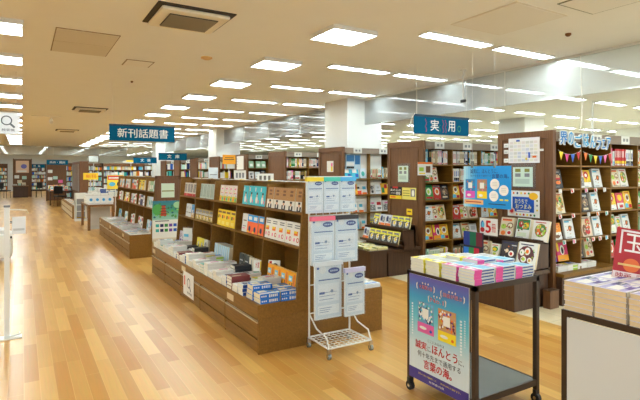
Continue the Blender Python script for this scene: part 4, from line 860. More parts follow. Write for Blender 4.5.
# desk and framed poster panel at aisle's end
g = empty('reading_desk', (-.5, 35, 0), 0, 'dark wooden desk at the far end of the aisle with papers on it', 'desk')
MB().box(0, 0, .68, .85, .5, .73, 'white', 'desk_wood').obj('desk_top', g); MB().box(.03, .1, 0, .82, .48, .68, 'white', 'dark_wood').obj('desk_body', g)
for i, (x, w, c_) in enumerate([(.05, .2, 'white'), (.3, .15, 'mint'), (.5, .2, 'cream')]):
    tag(MB().box(-.5 + x, 35.1, .731, -.5 + x + w, 35.3, .731 + .08 + .05 * i, c_).box(-.5 + x + .02, 35.09, .75, -.5 + x + w - .02, 35.1, .78, 'grey').obj('paper_box'), f'{c_} paper box on the far desk', 'box', 'boxes on the far desk')
g = empty('poster_stand', (-.45, 35.9, 0), 0, 'tall brown-framed panel with a poster behind the far desk', 'notice panel')
MB().box(0, 0, 0, .95, .06, 2.35, 'white', 'brown_wood').box(-.03, -.02, 0, .02, .06, 2.38, 'white', 'brown_wood').box(.93, -.02, 0, .98, .06, 2.38, 'white', 'brown_wood').obj('panel', g)
MB().box(.12, -.01, 1.5, .82, 0, 2.25, (230, 200, 170)).disc(.55, 1.9, .16, .14, -.012, (110, 110, 190)).rect(.2, 1.55, .7, 1.65, -.012, 'white').obj('poster_sheet', g)
for i, (x, z, c_) in enumerate([(.05, 1.15, 'white'), (.45, 1.1, 'mint'), (.2, .85, 'cream')]): MB().box(x, -.01, z, x + .25, 0, z + .2, c_).obj('paper_notice', g)
def chair(x, y, rz, label):
    g = empty('office_chair', (x, y, 0), rz, label, 'chair', 'black chairs at the far end')
    MB().box(-.22, -.22, .42, .22, .22, .48, 'black', 'black_rubber').obj('seat', g, bevel=.02)
    MB().box(-.2, .2, .55, .2, .25, .9, 'black', 'black_rubber').tube([(0, .2, .45), (0, .24, .6)], .02, mat='black_rubber').obj('backrest', g, bevel=.01)
    for sx in (-1, 1):
        for sy in (-1, 1): MB().tube([(.18 * sx, .18 * sy, .42), (.2 * sx, .2 * sy, 0)], .012, mat='black_rubber').obj('leg', g)
chair(-.85, 34.6, R(60), 'black chair on the aisle side of the far desk')
chair(.75, 34.8, R(-50), 'black chair between the far desk and the bookcase')
chair(1.5, 25.5, R(20), 'black chair tucked at the end of the dark display table')
# dark display table with loose items
def table(x, y, w, d, h, label, mat='dark_wood', name='display_table', legt=.06):
    g = empty(name, (x, y, 0), 0, label, 'table')
    MB().box(0, 0, h - .05, w, d, h, 'white', mat).obj('table_top', g)
    for (a, b_) in ((0, 0), (w - legt, 0), (0, d - legt), (w - legt, d - legt)): MB().box(a + .002, b_ + .002, 0, a + legt - .002, b_ + legt - .002, h - .05, 'white', mat).obj('leg', g)
    return g
table(1.1, 26.1, .95, 4.0, .66, 'long dark display table heaped with bright books, far along the aisle')
MAGS = ['greymag', 'pinkmag', 'yelmag', 'redmag', 'bluemag']
for i in range(13):
    for j in range(3):
        me, w, h, t_, desc = CV[['white1', 'redc', 'yellow', 'comic', 'white3', 'white2', 'navy', 'pinkpan', 'blueorange'][(i * 2 + j * 5) % 9]]
        z0 = .662 + t_ * .35
        inst(me, 'display_book', (1.13 + j * .29 + (i % 3) * .03, 26.15 + i * .3, z0), (-.35, 0, jr.uniform(-.5, .1)), f'{desc}, {ORD[i]} row, {["aisle", "middle", "inner"][j]} side, dark display table', 'book', 'books on the dark display table')
# third drawer island and newspaper rack
g = empty('drawer_bench', (1.42, 18.15, 0), 0, 'low wooden drawer bench behind the newspaper rack, topped with magazines', 'bench')
MB().box(0, 0, 0, .5, 5.1, .42, 'white', 'gold_wood').obj('body', g)
for i in range(6):
    for z in (.06, .24): MB().box(-.012, .02 + i * .85, z, 0, .83 + i * .85, z + .14, 'white', 'lip_metal').obj('drawer', g)
for i in range(20):
    stack([MAGS[i % 5]], 1.5, 18.25 + i * .24, .42, 0, 4, f'{ORD[i]} pile on low drawer bench', 'magazine', 'magazine', 'magazines on the drawer bench')
g = empty('newspaper_rack', (1.43, 17.3, 0), 0, 'white newspaper rack full of folded papers beside the low drawer bench', 'rack')
MB().box(0, 0, .0, .34, .35, .06, 'white', 'white_metal').box(0, .33, .06, .34, .35, .88, 'white', 'white_metal').box(0, 0, .06, .012, .35, .88, 'white', 'white_metal').box(.328, 0, .06, .34, .35, .88, 'white', 'white_metal').obj('frame', g)
for i in range(3): MB().box(.03, .03 + i * .09, .08, .31, .09 + i * .09, .82 + .03 * i, (222, 224, 216)).rect(.05, .12 + i * .2, .29, .3 + i * .2, .028, 'grey').rect(.05, .09, .29, .13, .027, 'yellow').obj('newspaper', g)
# table of white boxed books
table(1.48, 14.3, .66, 1.7, .68, 'light wooden table carrying white blue-marked books beside the aisle', 'desk_wood', 'wooden_table', .07)
tag(MB().box(1.56, 14.7, .0, 2.08, 14.73, .6, (206, 206, 200), 'matte_print').box(1.6, 14.69, .1, 2.04, 14.7, .5, (214, 214, 208), 'matte_print').obj('white_backboard'), 'white board standing under the light wooden table', 'board')
defc('whitebluemark', .15, .21, .05, (232, 234, 232), [(.2, .4, .75, .8, (90, 180, 225), 1), (.3, .5, .6, .7, (40, 130, 200), 1), (.1, .1, .9, .16, 'silver')], 'white book with a round blue mark')
def seton(key, n_, x, y, z, lab, group, dx=None, name='display_book', lean=.1, rz=0):
    me, w, h, t_, desc = CV[key]
    for i in range(n_): inst(me, name, (x + i * (dx or (w + .005)), y, z + t_ * math.sin(lean)), (-lean, 0, rz), f'{desc}, {ORD[i]} along, {lab}', 'book', group)
seton('whitebluemark', 4, 1.5, 14.38, .68, 'front rank, light wooden table', 'white books on the light wooden table')
seton('whitebluemark', 4, 1.5, 14.75, .68, 'second rank, light wooden table', 'white books on the light wooden table')
for i in range(4):
    stack(['white', 'whitegrey'], 1.5 + (i % 3) * .2, 15.1 + (i // 3) * .2, .68, 0, 8, f'{ORD[i]} pile, back of light wooden table', 'thick_paperback', 'book', 'white books on the light wooden table')
# placards above the far tables
def placard(x, y, z, w, h, label, paint, post=True, rotz=0, col='white'):
    g = empty('display_placard', (x, y, z), rotz, label, 'placard')
    q = MB().box(0, 0, 0, w, .008, h, col, 'print'); paint(q, w, h); q.obj('placard_board', g)
    if post: MB().tube([(w / 2, .02, -z + .0), (w / 2, .02, h * .5)], .01, mat='white_metal').box(w / 2 - .1, -.08, -z, w / 2 + .1, .12, -z + .012, 'white', 'white_metal').obj('stand', g)
placard(1.72, 17.9, 1.3, .46, .22, 'tilted yellow placard raised over the display tables', lambda q, w, h: q.text('新刊', .08, .05, w - .08, h - .05, -.002, (236, 130, 30), 'print', .02), col=(250, 214, 40), rotz=.1)
placard(2.35, 17.2, 1.0, .5, .45, 'red and yellow placard with a dark-haired figure above the white piles', lambda q, w, h: (q.rect(.02, h * .66, w - .02, h - .02, -.002, (226, 70, 60)), q.disc(w * .75, h * .35, .08, .09, -.002, 'black'), q.disc(w * .3, h * .35, .1, .07, -.002, 'sky'), q.rect(.05, h * .75, w - .05, h * .85, -.003, 'white')), col=(250, 220, 60))
placard(3.0, 17.2, .9, .42, .42, 'stack-like yellow placard with dark lines by the red one', lambda q, w, h: [q.rect(0, h * k / 4, w, h * k / 4 + .02, -.002, 'brown') for k in range(1, 4)], col=(246, 214, 30))
placard(2.7, 26, 2.0, .5, .36, 'pale framed placard high above the distant bookcases', lambda q, w, h: q.rect(.04, .04, w - .04, h - .04, -.002, (214, 224, 220)), col=(130, 120, 100))
placard(4.0, 24.3, 1.97, .7, .13, 'white and yellow strip placard above the medium bookcase', lambda q, w, h: q.rect(w * .2, h * .4, w * .8, h, -.002, 'yellow'), post=True)
# items between (white piles on mid tables)
table(2.0, 18.3, 1.1, 2.2, .7, 'second light table further along, under the yellow placard', 'desk_wood', 'wooden_table', .07)
for i in range(5):
    for j in range(4):
        key = ['whitered', 'white', 'redmag', 'navyspine', 'white', 'yellowblue', 'teal'][(i * 4 + j * 3) % 7]
        stack([key], 2.04 + j * .26, 18.4 + i * .4, .7, 0, 5 if j != 1 else 8, f'row {ORD[i]}, column {ORD[j]}, table under yellow placard', 'thick_paperback', 'book', 'piles on the second light table', .02)
o = fb.obj('distant_books'); tag(o, 'mixed books filling the shelves of the distant and hidden bookcases', 'books', None, 'stuff')

# ---------------------------------------------------------------- end-cap cabinets
def cabinet(x, y, w, d, h, label, name='endcap_cabinet'):       # box with overhanging top
    g = empty(name, (x, y, 0), 0, label, 'cabinet')
    MB().box(0, 0, 0, w, d, h - .04, 'white', 'dark_wood').obj('body', g, bevel=.003)
    MB().box(-.03, -.03, h - .04, w, d + .03, h, 'white', 'dark_wood').obj('top', g, bevel=.003)
    return g
cabinet(4.65, 3.57, .6, .76, .42, 'low dark cabinet against the end panel of the closest tall bookcase')
cabinet(4.65, 5.76, .62, .82, .4, 'low dark cabinet under the yellow and black paperbacks')
cabinet(4.65, 7.98, .62, .82, .42, 'low dark cabinet at the column bookcase end, behind the wire rack')
tag(MB().box(5.1, 3.44, 0, 5.26, 3.53, .2, 'white', 'brown_wood').box(5.095, 3.435, .2, 5.265, 3.535, .21, 'white', 'dark_wood').obj('bookend_box'), 'small brown box on the floor beside the closest end panel', 'box')
# cookbook riser on cabinet C
def riser(x, y, L, steps, label):
    g = empty('stepped_riser', (x, y, 0), 0, label, 'riser')
    for k, (dx, z, dz) in enumerate(steps): MB().box(dx, 0, z, dx + .03, L, z + dz, 'white', 'dark_wood').box(dx - .09, 0, z, dx, L, z + .015, 'white', 'dark_wood').box(dx - .1, 0, z, dx - .09, L, z + .04, 'white', 'dark_wood').obj('step', g)
    q = MB()
    for yy in (0, L - .015): q.box(steps[0][0], yy, steps[0][1] - .0, steps[-1][0] + .03, yy + .015, steps[-1][1] + .02, 'white', 'dark_wood')
    q.box(steps[0][0] + .03, 0, .42 if y < 5 else .4, steps[-1][0] + .03, L, .45, 'white', 'dark_wood')
    q.box(steps[-1][0], 0, .43, steps[-1][0] + .03, L, steps[-1][1] + .09, 'white', 'dark_wood')
    q.obj('frame', g)
riser(4.82, 3.46, .84, [(.0, .47, .08), (.28, .74, .08)], 'brown stepped riser holding cookbooks against the closest end panel')
def seteast(items, z, xf, lab, group, lean=.25, name='cookbook', rng=.0):
    for i, (k, y) in enumerate(items):
        me, w, h, t_, desc = CV[k]
        inst(me, name, (xf, y + w, z + t_ * math.sin(lean)), (-lean, 0, FACE_W + jr.uniform(-.05, .05)), f'{desc}, {ORD[i]} along, {lab}', 'book', group)
seteast([('plates', 3.38), ('darkplate', 3.635), ('tallfood', 3.87), ('soup', 4.01)], .487, 4.735, 'lower step, riser by closest end panel', 'cookbooks on the end-panel riser')
seteast([('bento', 3.42), ('season', 3.66), ('soup', 3.88)], .757, 5.01, 'upper step, riser by closest end panel', 'cookbooks on the end-panel riser')
# 5-title sign and colour-chip stand
t = empty('number_sign', (4.6, 4.5, .76), FACE_W, 'small white sign with a big red five on the cabinet beside the cookbooks', 'sign')
t.location = (4.74, 4.13, .80); t.scale = (.72, 1, 1)
q = MB().box(0, 0, 0, .36, .006, .2, 'white'); q.text('5', .13, .03, .23, .17, -.002, (206, 30, 30), 'print', .06); q.text('冊', .25, .04, .33, .14, -.002, (206, 60, 60), 'print', .02); q.disc(.06, .12, .035, .05, -.002, (50, 110, 190)); q.disc(.06, .06, .045, .03, -.003, (200, 40, 40)); q.disc(.075, .12, .03, .035, -.004, 'sky')
q.obj('sign_board', t); MB().tube([(.18, .01, -.312), (.18, .01, .05)], .005, mat='chrome').obj('stand', t)
t = empty('colour_chart_stand', (4.5, 4.42, .43), FACE_W, 'display stand with blue, green and red colour squares near the cart piles', 'display stand')
t.location = (4.64, 4.29, .42); t.scale = (.8, 1, .82)
q = MB().box(0, 0, .02, .36, .02, .5, (40, 44, 60)); cols = [(40, 90, 200), (30, 120, 80), (110, 30, 50)]
for k in range(3): q.rect(.0 + .12 * k, .3, .12 + .12 * k, .5, -.002, [(36, 60, 150), (20, 110, 80), (110, 40, 60)][k]); q.rect(.0 + .1 * k, .1, .1 + .1 * k, .27, -.0025, [(30, 120, 225), (50, 150, 90), (190, 40, 70)][k])
q.rect(0, .02, .32, .09, -.0025, 'silver'); q.obj('chart', t); MB().box(0, -.02, 0, .36, .1, .02, 'white', 'white_metal').obj('foot', t)
# posters on end panel C
def wallsheet(x, ynear_far, z, w, h, name, label, paint, col='white', d=.004):
    t = empty(name, (x, ynear_far, z), FACE_W, label, 'poster')
    q = MB().box(0, 0, 0, w, d, h, col, 'print'); paint(q, w, h); q.obj('sheet', t); return t
PX = 5.32 - .04
def news(q, w, h):
    r2 = random.Random(2)
    for i in range(7):
        for j in range(6): q.rect(.02 + w * .13 * i, .02 + h * .14 * j, .02 + w * .13 * i + w * .11, .02 + h * .14 * j + h * .1, -.0012, r2.choice([(214, 214, 216), (206, 204, 196), (220, 210, 206), (196, 200, 214), (222, 220, 200)]))
    q.rect(w * .26, h * .86, w * .38, h * .93, -.002, (40, 80, 170)); q.rect(w * .65, h * .2, w * .71, h * .42, -.002, (40, 90, 190)); q.rect(w * .78, h * .2, w * .9, h * .28, -.002, 'orange'); q.rect(w * .56, h * .12, w * .62, h * .2, -.002, 'yellow')
wallsheet(PX, 4.14, 1.66, .44, .31, 'wall_newspaper', 'landscape printed sheet crowded with small columns, topmost on the end panel', news, (232, 230, 228))
for i, z in enumerate((1.86, 1.78, 1.67)): wallsheet(PX, 4.21, z, .065, .05, 'paper_slip', f'small white paper slip, {["upper", "middle", "lower"][i]} of three beside the printed sheet', lambda q, w, h: q.rect(.01, .015, w - .01, .03, -.001, 'silver'))
wallsheet(PX, 3.7, 1.8, .05, .025, 'paper_slip', 'small white paper slip on the free side of the printed sheet', lambda q, w, h: q.rect(.01, .01, w - .01, .018, -.001, 'silver'))
def greenboard(x, y, z, w, h, label):
    t = empty('notice_holder', (x, y, z), FACE_W, label, 'notice holder', 'pale green notices on end panels')
    MB().box(-.03, .0, -.02, w + .03, .01, h + .04, (112, 96, 70), 'clear_plastic').obj('clear_sleeve', t)
    MB().box(0, -.006, 0, w, -.002, h, (206, 224, 206)).rect(w * .12, h * .75, w * .4, h * .92, -.007, 'olive').rect(w * .6, h * .75, w * .85, h * .92, -.007, 'olive').rect(w * .12, h * .5, w * .4, h * .68, -.007, 'grey').rect(w * .6, h * .5, w * .85, h * .68, -.007, 'grey').rect(w * .12, h * .15, w * .85, h * .4, -.007, (180, 198, 184)).obj('sheet', t)
greenboard(PX, 4.07, 1.37, .28, .24, 'pale green notice in a clear sleeve between the two posters of the closest end panel')
def deli(q, w, h):
    q.rect(w * .16, h * .18, w * .84, h * .76, -.0012, (24, 84, 180)); q.text('おうちで', w * .24, h * .5, w * .64, h * .68, -.002, (250, 240, 170), 'print', .02); q.text('おつまみ', w * .26, h * .3, w * .76, h * .48, -.002, (250, 240, 170), 'print', .02)
    q.rect(w * .3, h * .2, w * .7, h * .25, -.002, 'white'); q.disc(w * .82, h * .8, w * .14, h * .14, -.003, (245, 190, 30)); q.disc(w * .14, h * .2, w * .1, h * .13, -.003, (236, 200, 180)); q.disc(w * .14, h * .2, w * .06, h * .08, -.004, 'red')
    for i in range(6): q.disc(w * (.08 + .12 * i), h * .9, .014, .014, -.0015, ['yellow', 'orange', 'navy', 'yellow', 'orange', 'green'][i], n=8); q.disc(w * (.3 + .11 * i), h * .08, .014, .014, -.0015, ['orange', 'yellow', 'red', 'yellow', 'brown', 'green'][i], n=8)
    for i in range(3): q.disc(w * .93, h * (.28 + .18 * i), .013, .013, -.0015, ['yellow', 'grey', 'olive'][i], n=8); q.disc(w * .07, h * (.4 + .18 * i), .013, .013, -.0015, ['yellow', 'brown', 'yellow'][i], n=8)
wallsheet(PX - .003, 4.15, 1.0, .45, .32, 'snack_poster', 'white poster with blue centre, yellow badge and small food icons on the end panel', deli, (236, 234, 226))
# large sky-blue poster hanging by clips
t = empty('hanging_poster', (4.66, 4.31, 1.13), FACE_W, 'large bright blue poster hung from two grey clips above the cart', 'poster')
w, h = .69, .49
q = MB().box(0, 0, 0, w, .004, h, (20, 150, 225)); 
for k in range(6): q.rect(w * .05 * k, 0, w * .05 * (k + 1), h, -.001, (180 - 26 * k, 222 - 12 * k, 235 - 2 * k))
q.text('誠実に、ほんとうに、', w * .16, h * .82, w * .74, h * .93, -.003, (24, 50, 130), 'print', .02); q.text('何十年先まで通用する', w * .16, h * .74, w * .6, h * .79, -.003, (40, 60, 120)); q.text('言葉の海。', w * .62, h * .71, w * .96, h * .81, -.003, (24, 50, 130), 'print', .03)
for x0_, c1, c2 in ((.05, (50, 130, 190), (226, 90, 190)), (.31, (170, 130, 110), (245, 214, 30))):
    q.rect(w * x0_, h * .22, w * (x0_ + .21), h * .68, -.003, c1); q.rect(w * x0_, h * .22, w * (x0_ + .21), h * .39, -.004, c2); q.rect(w * (x0_ + .06), h * .46, w * (x0_ + .15), h * .6, -.004, 'white'); q.disc(w * (x0_ + .08), h * .29, .03, .016, -.005, 'white')
    for k in range(8): q.disc(w * (x0_ + .02 + .025 * k), h * (.42 + .2 * ((k * 3) % 4) / 3), .009, .011, -.0035, ['sky', 'orange', 'white', 'navy', 'pink', 'gold', 'teal', 'red'][k], n=7)
for cx, cz in ((.68, .57), (.86, .43), (.66, .29)): q.disc(w * cx, h * cz, w * .095, h * .125, -.003, (238, 232, 222)); [q.rect(w * (cx - .05), h * (cz + .04 * k), w * (cx + .05), h * (cz + .04 * k + .012), -.004, 'silver') for k in (-1, 0, 1)]
q.rect(w * .02, h * .07, w * .44, h * .18, -.003, (240, 190, 130)); q.rect(w * .06, h * .11, w * .4, h * .14, -.004, (190, 90, 60)); q.rect(w * .78, h * .19, w * .85, h * .225, -.003, 'yellow'); q.rect(w * .88, h * .19, w * .95, h * .225, -.003, 'yellow'); q.rect(w * .55, h * .09, w * .9, h * .11, -.003, 'navy')
q.obj('poster_sheet', t)
g = MB()
for x in (w * .2, w * .68): g.box(x - .012, -.01, h - .02, x + .012, .012, h + .06, 'white', 'shelf_metal').tube([(x, 0, h + .06), (x, 0, 1.87)], .0012, mat='cord_white', n=4)
g.obj('hanging_clip', t)
# cord above bookcase C
tag(MB().tube([(5.83, 3.52, 2.6), (5.8, 3.49, 2.4), (5.74, 3.46, 2.15), (5.7, 3.46, 2.04)], .008, mat='cord_white', n=6).tube([(5.83, 3.52, 2.6), (5.83, 3.53, 3.0)], .004, mat='cord_white', n=6).obj('hanging_cable'), 'white cord dropping from the ceiling to the fair lettering', 'cord')
# B end: paperbacks on riser
riser(4.84, 5.66, .95, [(.0, .45, .07), (.22, .66, .07)], 'brown stepped riser with yellow and black paperbacks against the second end panel')
seteast([('zebra', 5.68 + .145 * i) for i in range(5)] + [('bluemono', 6.42)], .467, 4.76, 'lower step, yellow and black riser', 'paperbacks on the second end-panel riser', name='display_book')
seteast([('zebra', 5.68 + .145 * i) for i in range(3)] + [('bluemono', 6.13), ('bluemono', 6.28), ('zebra', 6.44)], .677, 4.98, 'upper step, yellow and black riser', 'paperbacks on the second end-panel riser', name='display_book')
# flat paperbacks on cabinet B's aisle edge (table extension)
g = empty('low_display_box', (4.3, 5.76, 0), 0, 'low brown display box in front of the yellow and black paperbacks', 'display box')
MB().box(0.02, 0, 0, .32, .8, .36, 'white', 'dark_wood').obj('body', g); MB().box(0, -.02, .36, .32, .82, .4, 'white', 'dark_wood').obj('top', g)
for i in range(5):
    for j in range(2): stack([['flatzebra', 'flatzebra', 'flatwhite'][(i + j) % 3]], 4.32 + j * .145, 5.78 + i * .155 - .0, .4, 0, 2 + (i + j) % 2, f'{ORD[i]} {["aisle-side", "riser-side"][j]} pile, low brown box', 'paperback', 'book', 'paperbacks on the low brown box')
# flat books are deeper than the pitch: turn them
for o in [o for o in bpy.data.objects if o.get('group') == 'paperbacks on the low brown box']:
    o.rotation_euler.z += FACE_W; o.location.y += .14; o.location.x += .0
t = empty('price_tag_stand', (4.95, 5.7, .85), FACE_W, 'small yellow price tag on a thin stick above the yellow and black paperbacks', 'price tag')
MB().box(0, 0, .06, .12, .003, .15, 'yellow').rect(.02, .1, .1, .12, -.001, 'brown').obj('tag_card', t); MB().tube([(.06, .005, -.1), (.06, .005, .08)], .003, mat='chrome', n=5).obj('stick', t)
def yb(q, w, h): q.rect(0, 0, w, h * .28, -.001, 'yellow'); q.rect(.02, .015, w * .5, h * .2, -.002, 'orange'); q.text('あの人の', .02, h * .62, w - .02, h * .82, -.002, 'white', 'print', .02); q.text('一冊', .03, h * .34, w - .03, h * .56, -.002, 'white', 'print', .02); q.rect(w * .25, h * .86, w * .7, h, -.002, 'red')
wallsheet(PX, 6.5, 1.11, .3, .2, 'black_poster', 'black poster with bold white characters and yellow foot on the second end panel', yb, 'black')
wallsheet(PX, 6.19, 1.11, .33, .19, 'yellow_poster', 'pale yellow poster with a grey photo beside the black poster', lambda q, w, h: (q.rect(w * .62, h * .25, w * .95, h * .9, -.001, 'grey'), q.disc(w * .8, h * .55, .03, .05, -.002, 'white'), [q.rect(.02, h * (.3 + .2 * k), w * .55, h * (.36 + .2 * k), -.001, 'olive') for k in range(3)]), (236, 222, 110))
greenboard(PX, 6.28, 1.39, .24, .26, 'pale green notice in a clear sleeve above the black and yellow posters')
card(5.08, 5.6, 1.5, .3, .2, (0, 0, 0), 'white leaflet card with small pictures sticking out from the second bookcase corner', lambda q, w, h: (q.rect(0, h * .85, w, h, -.001, 'orange'), q.rect(.03, h * .3, w * .4, h * .6, -.001, 'lime'), q.rect(w * .55, h * .2, w * .85, h * .7, -.001, 'brown'), q.rect(.03, .02, w * .5, .04, -.001, 'yellow'), q.box(w * .7, .003, h * .4, w * .95, .115, h * .45, 'white', 'white_metal')), 'leaflet', 'leaflet', foot=False)
# A end notices and display
wallsheet(PX, 8.5, 1.55, .24, .22, 'small_poster', 'white notice with a red and yellow corner on the column bookcase end panel', lambda q, w, h: (q.rect(w * .65, .02, w * .9, h * .5, -.001, 'yellow'), q.rect(w * .65, h * .5, w * .9, h * .8, -.001, 'pink')))
tag(MB().box(0, 0, 0, .36, .006, .3, (190, 215, 230)).rect(.02, .16, .2, .28, -.001, (60, 130, 190)).rect(.22, .1, .34, .28, -.001, (40, 110, 170)).rect(.02, .02, .2, .06, -.001, 'black').rect(.02, .07, .2, .14, -.001, 'white').obj('photo_notice', None, (5.4, YA + .06, 1.6)), 'blue photo notice inside the top of the column bookcase', 'notice')
seteast([('cyanmag', 8.05), ('white2', 8.25), ('ydrill', 8.45), ('cyanmag', 8.62)], .42, 4.72, 'front rank, column bookcase cabinet', 'magazines on the cabinet behind the rack', name='magazine')
seteast([('ydrill', 8.05), ('cyanmag', 8.3), ('cyanmag', 8.5)], .42, 4.95, 'second rank, column bookcase cabinet', 'magazines on the cabinet behind the rack', name='magazine')
# notices on rows E, F (seen over island 1)
wallsheet(PX, 13.4, 1.62, .5, .38, 'far_notice', 'white sheet on the end panel second behind the column', lambda q, w, h: [q.disc(.03, h * k / 5, .015, .015, -.002, 'brown', n=6) for k in range(1, 5)])
placard(4.55, 12.55, 1.76, .36, .25, 'orange placard above the island, in front of the third bookcase behind', lambda q, w, h: (q.rect(.04, h * .45, w - .04, h * .55, -.002, 'brown'), q.rect(.06, h * .65, w - .06, h * .72, -.002, 'brown')), col=(250, 172, 30))
placard(3.95, 11.9, 1.2, .24, .46, 'tall pale blue placard with small red and grey figures behind the island', lambda q, w, h: (q.rect(.03, h * .6, w - .03, h * .64, -.002, 'grey'), q.rect(.05, h * .3, w - .08, h * .36, -.002, 'silver'), q.rect(w * .7, .03, w - .02, h * .25, -.002, 'red')), col=(214, 226, 232))
placard(4.35, 11.2, 1.35, .3, .24, 'white placard with grey windows pattern behind the first island', lambda q, w, h: [q.rect(.04 + .08 * k, .06, .09 + .08 * k, h - .06, -.002, 'grey') for k in range(3)], col=(228, 228, 222))
placard(3.8, 8.6, 1.32, .34, .2, 'white placard with dark blocks standing behind the island top', lambda q, w, h: [q.rect(.04 + .09 * k, .05, .09 + .09 * k, h - .04, -.002, (110, 104, 96)) for k in range(3)], col=(232, 230, 222))

# ---------------------------------------------------------------- display cart
CX0, CX1, CY0, CY1, CZ = 2.36, 2.98, 2.09, 2.71, .85
t = empty('display_cart', (0, 0, 0), 0, 'dark metal display cart on casters with two shelves and a poster on its side', 'cart')
for (x, y) in ((CX0, CY0), (CX1, CY0), (CX0, CY1), (CX1, CY1)):
    sx = .03 if x == CX0 else -.03; sy = .03 if y == CY0 else -.03
    MB().box(min(x, x + sx), min(y, y + sy), .09, max(x, x + sx), max(y, y + sy), CZ, 'white', 'dark_metal').obj('post', t)
    a, b_ = x + sx / 2, y + sy / 2
    c_ = MB().tube([(a - .014, b_, .032), (a + .014, b_, .032)], .032, mat='black_rubber', n=18).tube([(a - .018, b_, .032), (a + .018, b_, .032)], .012, mat='chrome', n=10).box(a - .02, b_ - .012, .05, a + .02, b_ + .012, .09, 'white', 'black_rubber'); c_.obj('caster', t)
q = MB().box(CX0 + .03, CY0 + .005, CZ - .008, CX1 - .03, CY1 - .005, CZ - .002, 'white', 'shelf_metal')
q.box(CX0, CY0, CZ - .03, CX1, CY0 + .012, CZ + .004, 'white', 'dark_metal').box(CX0, CY1 - .012, CZ - .03, CX1, CY1, CZ + .004, 'white', 'dark_metal').box(CX0, CY0, CZ - .03, CX0 + .012, CY1, CZ + .004, 'white', 'dark_metal').box(CX1 - .012, CY0, CZ - .03, CX1, CY1, CZ + .004, 'white', 'dark_metal')
q.obj('top_tray', t)
q = MB().box(CX0 + .01, CY0 + .01, .148, CX1 - .01, CY1 - .01, .156, 'white', 'shelf_metal').box(CX0 + .005, CY0 + .002, .12, CX1 - .005, CY0 + .014, .158, 'white', 'dark_metal').box(CX0 + .005, CY1 - .014, .12, CX1 - .005, CY1 - .002, .158, 'white', 'dark_metal').box(CX0 + .002, CY0, .12, CX0 + .014, CY1, .158, 'white', 'dark_metal').box(CX1 - .014, CY0, .12, CX1 - .002, CY1, .158, 'white', 'dark_metal')
tag(q.obj('lower_shelf', t), 'glossy grey metal lower shelf')
# poster on aisle side
e = empty('cart_poster', (CX0 - .004, CY1 - .03, .11), FACE_W, 'tall blue-to-white poster with two books and red characters on the side of the cart', 'poster')
w, h = .545, .725
q = MB().box(0, -.001, 0, w, .003, h, 'white')
q.grad(0, .0, w, h, -.002, [(0, (214, 226, 232)), (.35, (206, 224, 230)), (.6, (110, 200, 215)), (.8, (60, 160, 205)), (.92, (84, 110, 190)), (1, (100, 90, 175))])
q.rect(0, 0, w, h * .105, -.003, (66, 56, 140))
q.text('今年いちばんの話題作として、', w * .17, h * .062, w * .5, h * .08, -.004, (240, 220, 60)); q.text('あなたの心に届きます。', w * .56, h * .062, w * .88, h * .08, -.004, (240, 220, 60)); q.text('全国書店員', w * .36, h * .025, w * .62, h * .045, -.004, 'white')
q.text('誠実', w * .12, h * .31, w * .32, h * .385, -.004, (200, 34, 34), 'print', .04); q.text('に、', w * .34, h * .31, w * .4, h * .36, -.004, (60, 60, 70)); q.text('ほんとう', w * .42, h * .31, w * .83, h * .39, -.004, (200, 34, 34), 'print', .05); q.text('に、', w * .85, h * .31, w * .93, h * .355, -.004, (60, 60, 70))
q.text('何十年先まで通用する', w * .16, h * .235, w * .88, h * .29, -.004, (90, 92, 96), 'print', .005)
q.text('言葉の海。', w * .27, h * .14, w * .74, h * .225, -.004, (200, 34, 34), 'print', .05)
q.text('ここにあるのは', w * .34, h * .4, w * .62, h * .425, -.004, (100, 104, 110))
for x0_, z0_, c1, c2, tl in ((.16, .47, (110, 160, 200), (226, 100, 170), 0), (.52, .46, (196, 150, 110), (245, 220, 40), 1)):
    W_, Z_ = w * .29, h * .29; X_, Y_ = w * x0_, h * z0_
    q.rect(X_, Y_, X_ + W_, Y_ + Z_, -.004, c1); q.rect(X_, Y_, X_ + W_, Y_ + Z_ * .32, -.005, c2); q.disc(X_ + W_ * .35, Y_ + Z_ * .16, W_ * .22, Z_ * .05, -.006, 'white'); q.disc(X_ + W_ * .82, Y_ + Z_ * .12, W_ * .08, Z_ * .05, -.006, 'blue' if tl == 0 else 'orange', n=10)
    for k in range(90):
        r3 = random.Random(k + tl * 50); q.disc(X_ + W_ * r3.uniform(.06, .94), Y_ + Z_ * r3.uniform(.36, .96), .0075, .009, -.0041 - k * .00001, r3.choice(['sky', 'white', 'navy', 'teal'] if tl == 0 else ['purple', 'gold', 'orange', 'white', 'maroon']), n=7)
    q.rect(X_ + W_ * .3, Y_ + Z_ * .5, X_ + W_ * .68, Y_ + Z_ * .8, -.0056, 'white')
for cx, cz, tx, ww in ((.3, .9, '大賞第1位', .12), (.75, .885, '読者が選ぶ', .15), (.5, .805, 'No.1', .11)):
    q.text(tx, w * (cx - ww), h * (cz - .02), w * (cx + ww), h * (cz + .02), -.004, (240, 220, 220), 'print', .04); q.text(tx, w * (cx - ww), h * (cz - .02), w * (cx + ww), h * (cz + .02), -.005, (180, 50, 70), 'print', .0)
    for s_ in (-1, 1): q.add([(w * (cx + s_ * (ww + .02)), -.004, h * (cz - .035)), (w * (cx + s_ * (ww + .04)), -.004, h * (cz - .02)), (w * (cx + s_ * (ww + .045)), -.004, h * (cz + .02)), (w * (cx + s_ * (ww + .02)), -.004, h * (cz + .035)), (w * (cx + s_ * (ww + .03)), -.004, h * cz)], [(0, 1, 2, 3, 4)], (236, 226, 200))
    for k in range(3): q.disc(w * (cx - .05 + .05 * k), h * (cz + .037), .006, .007, -.004, (236, 226, 200), n=8)
